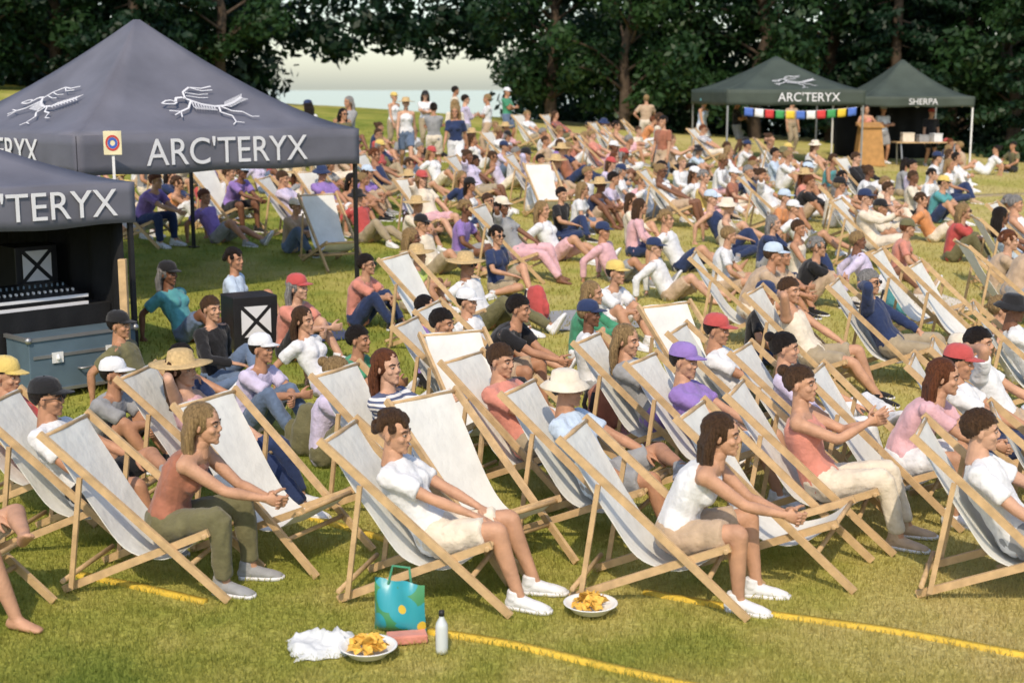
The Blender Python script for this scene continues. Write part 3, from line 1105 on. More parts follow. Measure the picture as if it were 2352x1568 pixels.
def brimmed(crown_r, crown_h, brim, droop, z=.175, sx=1.08):
    b = MB(); n = 28
    prof = [(crown_r * .02, crown_h), (crown_r * .55, crown_h * .98), (crown_r * .86, crown_h * .80), (crown_r, 0), (crown_r + .004, -.004),
            (crown_r + brim * .5, -droop * .4), (crown_r + brim, -droop), (crown_r + brim, -droop - .006), (crown_r - .004, -.012)]
    vs, fs = [], []
    for (r, h) in prof:
        for j in range(n):
            a = 6.2832 * j / n
            vs.append((math.cos(a) * r * sx - .008, math.sin(a) * r, z + h + .006 * math.sin(2 * a + 1) * (r > crown_r)))
    for i in range(len(prof) - 1):
        for j in range(n):
            fs.append((i * n + j, (i + 1) * n + j, (i + 1) * n + (j + 1) % n, i * n + (j + 1) % n))
    return b.add(vs, fs)

def cap():
    b = MB(); n = 28
    vs, fs = [], []
    prof = [(.004, .262), (.045, .258), (.078, .236), (.094, .195), (.096, .165)]
    for (r, h) in prof:
        for j in range(n):
            a = 6.2832 * j / n
            vs.append((math.cos(a) * r * 1.16 - .008, math.sin(a) * r, h))
    for i in range(len(prof) - 1):
        for j in range(n):
            fs.append((i * n + j, (i + 1) * n + j, (i + 1) * n + (j + 1) % n, i * n + (j + 1) % n))
    b.add(vs, fs)
    def bf(u, v):
        a = (u - .5) * 2.1
        x0, y0 = math.cos(a) * .104, math.sin(a) * .095
        k = math.cos((u - .5) * math.pi)
        return V((x0 + v * .085 * k ** .6, y0 * (1 - .12 * v), .172 - .012 * v - .25 * y0 * y0 * 10 * .3))
    b.grid(bf, 12, 3)
    b.grid(lambda u, v: bf(1 - u, v) - V((0, 0, .005)), 12, 3)
    b.ell((-.008, 0, .263), (.008, .008, .005), 8, 4)
    return b

def shades():
    b = MB()
    for s in (-1, 1):
        b.ell((.104, s * .033, .119), (.006, .029, .021), 14, 8, M=Matrix.Rotation(-s * .22, 3, 'Z'))
        b.tube([(.098, s * .060, .124), (.0, s * .086, .122)], [.003, .003], 6)
    b.tube([(.110, -.01, .124), (.110, .01, .124)], [.003, .003], 6)
    return b

def shoe():
    b = MB()
    b.tube([(-.062, 0, -.045), (.0, 0, -.030), (.07, 0, -.044), (.13, 0, -.052), (.185, 0, -.060)],
           [(.036, .036), (.044, .048), (.048, .036), (.050, .030), (.040, .018)], 14)
    b.tube([(-.03, 0, -.02), (-.025, 0, .035)], [.048, .046], 12, rnd=.1)
    r = remesh(b, .008, 2, .6)
    c = MB()
    prof = [(-.075, .030), (-.05, .042), (.02, .042), (.09, .050), (.15, .050), (.19, .036), (.208, .012)]
    vs, fs = [], []
    for (x, w) in prof:
        vs += [(x, -w, -.080), (x, w, -.080), (x, w, -.058), (x, -w, -.058)]
    for i in range(len(prof) - 1):
        a, d = i * 4, i * 4 + 4
        for k in range(4):
            fs.append((a + k, d + k, d + (k + 1) % 4, a + (k + 1) % 4))
    fs += [(0, 1, 2, 3), tuple(len(vs) - 4 + k for k in (3, 2, 1, 0))]
    r.add(vs, fs, 1)
    return r

HAIRC = {'dark': (.018, .012, .009), 'brown': (.085, .045, .022), 'auburn': (.16, .055, .022), 'blond': (.36, .24, .11), 'grey': (.30, .29, .28)}
def hair_mat(name, c):
    m = mat(name, c, .5, .45, 60, .5, 160)
    nt = m.node_tree
    tc = [n for n in nt.nodes if n.type == 'TEX_COORD'][0]
    mp = nt.nodes.new('ShaderNodeMapping')
    mp.inputs['Scale'].default_value = (1.6, 1.6, .16)
    nt.links.new(tc.outputs['Object'], mp.inputs['Vector'])
    for n in nt.nodes:
        if n.type == 'TEX_NOISE': nt.links.new(mp.outputs[0], n.inputs['Vector'])
        if n.type == 'BUMP': n.inputs['Strength'].default_value = 1.0; n.inputs['Distance'].default_value = .03
    return m
M_HAIR = {k: hair_mat('hair_' + k, c) for k, c in HAIRC.items()}
HAIRM = {'short': hair_short(3).mesh('hair', [M_HAIR['dark']], True), 'cropped': hair_short(5, .004, .965).mesh('hair', [M_HAIR['dark']], True),
         'long': hair_long(2).mesh('hair', [M_HAIR['dark']], True), 'bun': hair_bun(8).mesh('hair', [M_HAIR['dark']], True),
         'curly': hair_curly(6).mesh('hair', [M_HAIR['dark']], True)}
HATM = {'cap': cap().mesh('cap', [M_BLACK], True), 'bucket hat': brimmed(.096, .078, .062, .045).mesh('bucket_hat', [M_BLACK], True),
        'straw hat': brimmed(.098, .095, .12, .012).mesh('straw_hat', [M_BLACK], True)}
SHADES = shades().mesh('sunglasses', [M_BLACKPL], True)
SHOE = shoe().mesh('shoe', [M_BLACK, M_PRINT], True)

COLS = {'white': (.64, .66, .68), 'lilac': (.52, .46, .66), 'pale-blue': (.42, .55, .70), 'cream': (.66, .58, .44), 'tan': (.46, .32, .19),
        'grey': (.26, .27, .28), 'black': (.018, .018, .02), 'navy': (.025, .04, .10), 'red': (.50, .04, .035), 'coral': (.62, .20, .13),
        'purple': (.24, .13, .48), 'green': (.03, .28, .14), 'teal': (.04, .30, .33), 'olive': (.14, .13, .05), 'pink': (.64, .34, .38),
        'yellow': (.66, .47, .06), 'rust': (.34, .11, .05), 'orange': (.62, .22, .04), 'lime': (.38, .5, .06), 'blue': (.06, .15, .42), 'denim': (.09, .15, .26), 'khaki': (.34, .27, .16)}
COLS = {k: tuple(.80 * v + .20 * (sum(c) / 3 * 1.15 + .02) for v in c) if k not in ('black', 'navy') else c for k, c in COLS.items()}
def cloth(c):
    if c == 'striped': return stripe_mat('cloth_striped', (.75, .74, .72), (.10, .12, .2), 9)
    if c == 'checked': return stripe_mat('cloth_checked', (.5, .16, .1), (.10, .10, .12), 7, 'Y')
    return mat('cloth_' + c, COLS[c], .9, .14, 10, .55, 24, spec=.12, sheen=.2)
def hatcloth(c):
    return mat('straw', (.52, .38, .19), .85, .2, 40, .6, 120) if c == 'straw' else cloth(c)

def part(name, me, root, mt=None, M=None, slot=0):
    o = link(bpy.data.objects.new(name, me), root)
    if mt is not None:
        o.material_slots[slot].link = 'OBJECT'
        o.material_slots[slot].material = mt
    if M is not None: o.matrix_local = M
    return o

USED = set()
PEOPLE = []
def describe(a):
    head = a['hat'] and f"{a['hatc']} {a['hat']}".replace('straw straw', 'straw') or f"{a['haircol']} {a['hair']} hair".replace('bun hair', 'hair bun')
    t = f"{a['topc']} " + {'tee': 't-shirt', 'long': 'long-sleeved top', 'tank': 'sleeveless top'}[a['top']]
    return f"{head}{' and sunglasses' if a['shades'] else ''}, {t}, {a['botc']} {a['bot']}"

def person(x, y, face, pose, fem=0, top='tee', topc='white', bot='shorts', botc='tan', hair='short', haircol='dark', hat=None, hatc='black',
           shades=False, skin=0, shoes='white', size=1.0, where='', zoff=0.0, group='festival crowd on the lawn'):
    a = dict(top=top, topc=topc, bot=bot, botc=botc, hair=hair, haircol=haircol, hat=hat, hatc=hatc, shades=shades)
    d = describe(a)
    label = f"person with {d}, {PHRASE[pose]}{(' ' + where) if where else ''}"
    USED.add((d))
    s = lib(pose, fem, 'skel')
    root = empty('person', (x, y, gz(x, y) + zoff))
    root.rotation_mode = 'QUATERNION'
    q = V((0, 0, 1)).rotation_difference(gnormal(x, y)) if pose not in ('standing', 'folded', 'handhip', 'walking') else Quaternion()
    root.rotation_quaternion = q @ Quaternion((0, 0, 1), R(face))
    root.scale = (size,) * 3
    tag(root, label, 'person', group)
    part('body', lib(pose, fem, 'body'), root, SKIN[skin])
    part({'tee': 't_shirt', 'long': 'long_sleeved_top', 'tank': 'sleeveless_top'}[top], lib(pose, fem, top), root, cloth(topc))
    part(bot, lib(pose, fem, bot), root, cloth(botc))
    part('hair', HAIRM['cropped' if hat and hair in ('short', 'curly', 'bun') else hair], root, M_HAIR[haircol], s.headM)
    if hat: part(hat.replace(' ', '_'), HATM[hat], root, hatcloth(hatc), s.headM)
    if shades: part('sunglasses', SHADES, root, None, s.headM)
    if shoes:
        for i in (0, 1):
            fd = s.fd[i].normalized()
            M = frame(fd, s.kne[i] - s.ank[i] if abs(fd.z) > .3 else V((0, 0, 1)))
            part('shoe', SHOE, root, cloth(shoes), Matrix.Translation(s.ank[i]) @ M.to_4x4())
    PEOPLE.append((x, y))
    return d

# ------------------------------------------------------------------ deck chairs
def chair_parts():
    P = {}
    w = .30
    top, front = V((-.585, 0, .962)), V((.40, 0, .40))
    def rail(a, b, y): return MB().bar(V(a) + V((0, y, 0)), V(b) + V((0, y, 0)), .026, .045).mesh('rail', [M_WOOD])
    out = []
    for s in (-1, 1):
        out.append(('long_rail', rail((-.60, 0, .985), (.54, 0, .015), s * w)))
        out.append(('leg_rail', rail((-.52, 0, .015), (.42, 0, .42), s * (w - .032))))
        out.append(('prop_rail', MB().bar((-.345, s * (w + .026), .735), (-.44, s * (w + .026), .05), .02, .03).mesh('rail', [M_WOOD])))
    def cross(p, y, r=.016): return MB().tube([V(p) + V((0, -y, 0)), V(p) + V((0, y, 0))], [r, r], 8, side=(0, 0, 1), rnd=.05).mesh('crossbar', [M_WOOD], True)
    out += [('crossbar', cross(top, w)), ('crossbar', cross(front, w)), ('crossbar', cross((.30, 0, .215), w)), ('crossbar', cross((-.49, 0, .09), w + .04))]
    # canvas sling with a sag
    ctrl = [V((-.585, 0, .98)), V((-.46, 0, .78)), V((-.29, 0, .52)), V((-.12, 0, .31)), V((.06, 0, .245)), V((.24, 0, .29)), V((.40, 0, .415))]
    def sling(slack):
        def fn(u, v):
            t = u * (len(ctrl) - 1)
            i = min(int(t), len(ctrl) - 2); f = t - i
            p0, p1, p2, p3 = ctrl[max(i - 1, 0)], ctrl[i], ctrl[i + 1], ctrl[min(i + 2, len(ctrl) - 1)]
            p = .5 * (2 * p1 + (p2 - p0) * f + (2 * p0 - 5 * p1 + 4 * p2 - p3) * f * f + (3 * p1 - p0 - 3 * p2 + p3) * f ** 3)
            y = (v * 2 - 1) * .255
            sag = .020 * (1 - (v * 2 - 1) ** 2) * math.sin(u * math.pi)
            return V((p.x, y, p.z - sag - slack * math.sin(u * math.pi) + .004 * math.sin(u * 23 + v * 9)))
        b = MB().grid(fn, 26, 8)
        lo = MB().grid(fn, 26, 8)
        k = len(b.v)
        # thickness
        b.v += [tuple(V(p) - V((.003, 0, .005))) for p in lo.v]
        b.f += [tuple(reversed([i + k for i in f])) for f in lo.f]
        b.m += [0] * len(lo.f)
        for j in range(8):
            b.add([b.v[j], b.v[j + 1], b.v[k + j + 1], b.v[k + j]], [(0, 1, 2, 3)])
            e = 26 * 9 + j
            b.add([b.v[e], b.v[k + e], b.v[k + e + 1], b.v[e + 1]], [(0, 1, 2, 3)])
        for i in range(26):
            for c in (0, 8):
                e, g = i * 9 + c, (i + 1) * 9 + c
                b.add([b.v[e], b.v[g], b.v[k + g], b.v[k + e]], [(0, 1, 2, 3)])
        return b.mesh('canvas', [M_CANVAS], True)
    return out, [sling(0), sling(.012), sling(-.012)]
CHAIR, SLINGS = chair_parts()
CHAIRS = []
def deck_chair(x, y, face, label, group='white deck chairs on the lawn'):
    root = empty('deck_chair', (x, y, gz(x, y) + .002))
    root.rotation_mode = 'QUATERNION'
    root.rotation_quaternion = V((0, 0, 1)).rotation_difference(gnormal(x, y)) @ Quaternion((0, 0, 1), R(face))
    tag(root, label, 'deck chair', group)
    for n, me in CHAIR:
        link(bpy.data.objects.new(n, me), root)
    link(bpy.data.objects.new('canvas', SLINGS[len(CHAIRS) % 3]), root)
    CHAIRS.append((x, y))
    return root

def seat(px, py, face, pose, where='', **k):
    """person at a place of the picture; with a chair when the pose asks for one"""
    x, y = spot(px, py)
    d = person(x, y, face, pose, where=where, **k)
    if pose in CHAIR_POSES:
        deck_chair(x, y, face, f'white deck chair under person with {d}')

# ------------------------------------------------------------------ the front rows, as seen
FR = [
 # left edge
 (-130, 1412, -14, 'crossed', dict(top='tee', topc='cream', bot='shorts', botc='khaki', hair='short', haircol='brown', skin=0, shoes=None)),
 (375, 1335, -10, 'leaning', dict(fem=1, top='tank', topc='rust', bot='trousers', botc='olive', hair='long', haircol='blond', skin=0, shoes='grey')),
 (205, 1248, -10, 'crossed', dict(top='tee', topc='white', bot='shorts', botc='black', hat='cap', hatc='black', shades=True, skin=1, shoes='grey')),
 (105, 1172, -10, 'recline', dict(top='tee', topc='red', bot='shorts', botc='grey', hat='cap', hatc='yellow', skin=0, shoes='black')),
 (500, 1160, -12, 'armback', dict(fem=1, top='tank', topc='pink', bot='trousers', botc='navy', hat='straw hat', hatc='straw', hair='long', haircol='brown', skin=2, shoes='white')),
 (705, 1165, -20, 'leaning', dict(top='tee', topc='black', bot='shorts', botc='tan', hair='short', haircol='dark', skin=1, shoes='white')),
 (865, 1130, -18, 'recline', dict(top='tee', topc='grey', bot='trousers', botc='black', hair='short', haircol='dark', skin=1, shoes='black')),
 (940, 1205, -28, 'clapping', dict(fem=1, top='tee', topc='striped', bot='shorts', botc='denim', hair='long', haircol='auburn', skin=2, shoes='white')),
 (1105, 1225, -30, 'recline', dict(top='tee', topc='coral', bot='shorts', botc='khaki', hair='short', haircol='brown', skin=0, shoes='tan')),
 (1220, 1435, -14, 'recline', dict(fem=1, top='tee', topc='white', bot='shorts', botc='cream', hair='curly', haircol='brown', skin=0, shoes='white')),
 (1430, 1300, -24, 'crossed', dict(top='tee', topc='pale-blue', bot='shorts', botc='grey', hat='bucket hat', hatc='cream', shades=True, skin=1, shoes='grey')),
 (1610, 1290, -28, 'recline', dict(fem=1, top='tee', topc='purple', bot='shorts', botc='white', hat='cap', hatc='purple', skin=0, shoes='white')),
 (1500, 1415, -18, 'leaning', dict(fem=1, top='tank', topc='white', bot='shorts', botc='tan', hair='long', haircol='brown', skin=0, shoes='white')),
 (1330, 1200, -25, 'recline', dict(fem=1, top='tee', topc='grey', bot='shorts', botc='purple', hair='long', haircol='blond', skin=0, shoes='white')),
 (2050, 1365, -20, 'clapping', dict(fem=1, top='tank', topc='coral', bot='trousers', botc='cream', hair='bun', haircol='brown', skin=0, shoes='tan')),
 (2190, 1345, -22, 'crossed', dict(top='tee', topc='white', bot='shorts', botc='grey', hair='short', haircol='brown', skin=2, shoes='white')),
 (2320, 1330, -15, 'recline', dict(fem=1, top='long', topc='white', bot='trousers', botc='cream', hat='bucket hat', hatc='white', hair='long', haircol='blond', skin=2, shoes='white')),
 (2010, 1225, -24, 'leaning', dict(fem=1, top='tee', topc='pink', bot='shorts', botc='white', hair='long', haircol='auburn', skin=0, shoes='white')),
 (2140, 1215, -20, 'recline', dict(top='tee', topc='white', bot='shorts', botc='navy', hat='cap', hatc='red', skin=1, shoes='black')),
 (2270, 1190, -18, 'armback', dict(top='tee', topc='white', bot='shorts', botc='tan', hair='short', haircol='dark', skin=0, shoes='grey')),
 (1770, 1205, -25, 'crossed', dict(fem=1, top='tee', topc='lilac', bot='trousers', botc='white', hair='bun', haircol='dark', skin=0, shoes='white')),
 (1580, 1150, -22, 'recline', dict(top='tee', topc='white', bot='shorts', botc='olive', hat='cap', hatc='red', skin=1, shoes='white')),
 # second rows on the left, on the grass beside the booth
 (600, 985, -25, 'hugging', dict(top='tee', topc='lilac', bot='trousers', botc='denim', hat='cap', hatc='white', skin=1, shoes='grey')),
 (820, 965, -20, 'hugging', dict(top='tee', topc='green', bot='shorts', botc='navy', hair='short', haircol='dark', skin=1, shoes='white')),
 (735, 915, -25, 'propped', dict(fem=1, top='tee', topc='white', bot='shorts', botc='lilac', hair='long', haircol='brown', skin=0, shoes='white')),
 (480, 1000, -30, 'crosslegged', dict(top='tee', topc='navy', bot='shorts', botc='blue', hair='short', haircol='dark', skin=1, shoes='pink')),
 (385, 1015, -15, 'hugging', dict(top='tee', topc='grey', bot='shorts', botc='black', hat='cap', hatc='white', skin=1, shoes='black')),
 (470, 900, -28, 'sideleg', dict(top='long', topc='black', bot='trousers', botc='denim', hair='short', haircol='brown', skin=0, shoes='grey')),
 (370, 905, -10, 'propped', dict(top='tee', topc='olive', bot='shorts', botc='grey', hat='cap', hatc='black', skin=1, shoes='white')),
 (960, 900, -22, 'sideleg', dict(fem=1, top='tee', topc='purple', bot='shorts', botc='black', hair='long', haircol='dark', skin=0, shoes='white')),
 (1080, 880, -22, 'propped', dict(top='tee', topc='white', bot='shorts', botc='coral', hat='cap', hatc='white', skin=0, shoes='tan')),
 (1290, 865, -20, 'hugging', dict(fem=1, top='long', topc='green', bot='shorts', botc='white', hair='long', haircol='blond', skin=0, shoes='white')),
 # far figures round the tents
 (1045, 336, 10, 'standing', dict(top='tee', topc='cream', bot='shorts', botc='olive', hair='short', haircol='dark', skin=3, shoes='black', where='against the bright gap')),
 (1165, 338, -30, 'folded', dict(top='tee', topc='green', bot='shorts', botc='denim', hat='cap', hatc='white', skin=1, shoes='white', where='by the trees')),
 (1815, 352, -60, 'standing', dict(top='tee', topc='tan', bot='trousers', botc='khaki', hair='short', haircol='brown', skin=0, shoes='tan', where='before the far tent')),
 (1950, 346, -95, 'handhip', dict(fem=1, top='tank', topc='coral', bot='trousers', botc='black', hair='long', haircol='dark', skin=0, shoes='black', where='behind lectern')),
 (1610, 360, -40, 'walking', dict(fem=1, top='tank', topc='pale-blue', bot='shorts', botc='white', hat='cap', hatc='teal', skin=0, shoes='white')),
 (1690, 362, -20, 'folded', dict(top='tee', topc='black', bot='shorts', botc='grey', hair='cropped', haircol='dark', skin=1, shoes='white')),
 (2110, 352, -80, 'standing', dict(top='tee', topc='black', bot='shorts', botc='black', hat='cap', hatc='red', skin=0, shoes='white', where='behind the table')),
 (2030, 356, -70, 'folded', dict(top='tee', topc='white', bot='shorts', botc='grey', hat='cap', hatc='white', skin=1, shoes='white', where='left of the table')),
 (2205, 398, 160, 'hugging', dict(top='tee', topc='tan', bot='shorts', botc='khaki', hair='short', haircol='blond', skin=0, shoes='tan')),
 (2262, 402, 170, 'propped', dict(fem=1, top='tee', topc='white', bot='shorts', botc='white', hair='bun', haircol='dark', skin=0, shoes='white')),
 (2325, 396, 200, 'crosslegged', dict(top='tee', topc='olive', bot='shorts', botc='black', hair='short', haircol='dark', skin=1, shoes='black')),
]

# empty chairs the photograph shows as bright white cloths
EMPTY_CHAIRS = [
    (630, 1365, -30, 'empty white deck chair just right of the person in olive trousers'),
    (1060, 1150, -62, 'empty white deck chair facing the camera, behind the striped and coral t-shirts'),
    (1075, 1380, -45, 'empty white deck chair behind the person with brown curly hair'),
    (1840, 1440, -24, 'empty white deck chair between the white and the coral sleeveless tops'),
    (1540, 1030, -58, 'empty white deck chair facing the camera, behind the red-capped person in white'),
    (765, 610, -60, 'empty white deck chair facing the camera near the large charcoal tent'),
    (1262, 505, -66, 'empty white deck chair facing the camera far back in the middle of the crowd'),
    (2220, 805, -30, 'empty white deck chair on open grass at the right edge of the crowd'),
    (2110, 795, -28, 'empty white deck chair, left of another empty one, right side of the crowd'),
    (1010, 800, -30, 'empty white deck chair half way up the lawn, left of the middle'),
]
AX = V((math.cos(R(-22)), math.sin(R(-22)))); AY = V((-AX.y, AX.x))
def clash(a, b, ca, cb):
    """how far two seats overlap, along the chair and across it"""
    d = V((b[0] - a[0], b[1] - a[1]))
    u, v = d.dot(AX), d.dot(AY)
    k = .88 if min(a[1], b[1]) > 22 and not (ca and cb) else 1.0
    L = (1.28 if ca and cb else 1.05) * k; W = (.74 if ca and cb else .70) * k
    return L - abs(u), W - abs(v), u, v
SEATS = []
for (px, py, fc, pose, kw) in FR: SEATS.append([*spot(px, py), pose in CHAIR_POSES])
# these stand at the far tents
AT_TENT = {'behind lectern': (gx - 1.5, gy - 1.9), 'left of the table': (gx - .75, gy - .95), 'behind the table': (gx + .75, gy - .7)}
for q, fr in zip(SEATS, FR):
    if fr[4].get('where') in AT_TENT: q[0], q[1] = AT_TENT[fr[4]['where']]
for (px, py, fc, lb) in EMPTY_CHAIRS: SEATS.append([*spot(px, py), True])
for it in range(300):
    moved = False
    for i in range(len(SEATS)):
        for j in range(i):
            if SEATS[i][1] > 30: continue
            a, b, u, v = clash(SEATS[j], SEATS[i], SEATS[j][2], SEATS[i][2])
            if a > 0 and b > 0:
                moved = True
                if b < a * 1.4: m = AY * (b * .5 + .005) * (1 if v >= 0 else -1)
                else: m = AX * (a * .5 + .005) * (1 if u >= 0 else -1)
                if j < 5: m = m * 2
                if i >= 5: SEATS[i][0] += m.x; SEATS[i][1] += m.y
                if j >= 5: SEATS[j][0] -= m.x; SEATS[j][1] -= m.y
    for q in SEATS[5:]: q[1] = max(q[1], 8.15)
    if not moved: break
print('relax', it)
for (px, py, fc, pose, kw), (x, y, c) in zip(FR, SEATS):
    d = person(x, y, fc, pose, **kw)
    if c: deck_chair(x, y, fc, f'white deck chair under person with {d}')
for (px, py, fc, lb), (x, y, c) in zip(EMPTY_CHAIRS, SEATS[len(FR):]):
    deck_chair(x, y, fc, lb)

# ------------------------------------------------------------------ the rest of the crowd
TAKEN = [tuple(q) for q in SEATS]
TENTS = [(-5.83, 14.0, 2.35), (-4.95, 19.2, 3.0)]
KEEP = []      # open places: (picture x0, x1, y0, y1)
OPEN = [(1880, 2160, 340, 440), (1740, 1880, 340, 395), (2190, 2400, 392, 560), (0, 300, 560, 1000), (1230, 1480, 950, 1010), (1980, 2140, 690, 770), (1180, 1560, 690, 760), (560, 760, 700, 790)]
def free(x, y, ch):
    for (a, b, c) in TENTS:
        if abs(x - a) + abs(y - b) < c + .35: return False
    for (a, b, c) in TAKEN:
        p, q, u, v = clash((a, b), (x, y), c, ch)
        if p > 0 and q > 0: return False
    return True
def topix(x, y):
    p = V((x, y, gz(x, y) - CAM_H))
    zc = p.dot(FW)
    return 1176 + F * p.x / zc, 784 - F * p.dot(UP) / zc

TOPW = ['white'] * 22 + ['lilac'] * 6 + ['pale-blue'] * 5 + ['cream'] * 8 + ['tan'] * 7 + ['grey'] * 3 + ['black'] * 4 + ['navy'] * 3 + \
       ['red', 'coral', 'coral', 'purple', 'green', 'teal', 'olive', 'pink', 'pink', 'yellow', 'rust', 'orange', 'lime', 'striped', 'striped', 'checked']
BOTW = ['tan', 'khaki', 'cream', 'white', 'grey', 'black', 'navy', 'denim', 'olive', 'tan', 'khaki', 'white', 'cream', 'pink']
rr = random.Random(5)
N = 0
tries = 0
while N < 253 and tries < 26000:
    tries += 1
    d = 8.9 + 37.3 * rr.random() ** 0.9
    x = (rr.random() * 2 - 1) * (d * .375 + .2)
    y = d
    px, py = topix(x, y)
    if any(a < px < b and c < py < e for a, b, c, e in OPEN): continue
    if px > 2190 and py < 560: continue
    if px < 330 and py > 640: continue
    if px < 760 and py > 1100: continue
    if px < 1000 and py > 1200: continue
    if py < 345 + (0 if px < 1500 else 35): continue
    chair = rr.random() < (1.0 if d < 10.5 else .42 if d < 16 else .20)
    if not free(x, y, chair): continue
    fem = int(rr.random() < .5)
    if chair: pose = rr.choice(['recline', 'recline', 'crossed', 'leaning', 'armback', 'clapping'])
    elif rr.random() < (.0 if d < 30 else .16): pose = rr.choice(['standing', 'folded', 'handhip', 'walking'])
    else: pose = rr.choice(['hugging', 'hugging', 'propped', 'crosslegged', 'sideleg'])
    for _ in range(60):
        hat = rr.choice([None] * 9 + ['cap'] * 4 + ['bucket hat', 'straw hat'])
        a = dict(top=rr.choice(['tee', 'tee', 'tee', 'tank', 'long'] if fem else ['tee', 'tee', 'tee', 'long', 'tank']), topc=rr.choice(TOPW),
                 bot=rr.choice(['shorts', 'shorts', 'trousers']), botc=rr.choice(BOTW),
                 hair=rr.choice(['long', 'long', 'bun', 'curly'] if fem else ['short', 'short', 'cropped', 'curly']),
                 haircol=rr.choice(['dark', 'dark', 'brown', 'brown', 'auburn', 'blond', 'blond', 'grey']),
                 hat=hat, hatc='straw' if hat == 'straw hat' else rr.choice(['white', 'black', 'navy', 'red', 'cream', 'olive', 'yellow', 'pale-blue']),
                 shades=rr.random() < .25)
        if px < 900 and py < 720 and rr.random() < .6: a['topc'] = rr.choice(['black', 'navy', 'red', 'purple', 'grey', 'lilac'])
        if describe(a) not in USED: break
    fc = rr.gauss(-22, 9)
    if pose in ('standing', 'folded', 'handhip', 'walking'): fc = rr.uniform(-180, 180)
    dd = person(x, y, fc, pose, fem=fem, skin=rr.choice([0, 0, 0, 1, 1, 2, 2, 3, 4]), shoes=rr.choice(['white', 'white', 'black', 'grey', 'tan', None]),
                size=rr.uniform(.94, 1.05) if not chair else 1.0, **a)
    if chair: deck_chair(x, y, fc, f'white deck chair under person with {dd}')
    TAKEN.append((x, y, chair))
    N += 1
print('PEOPLE', len(PEOPLE), 'CHAIRS', len(CHAIRS), 'tries', tries)

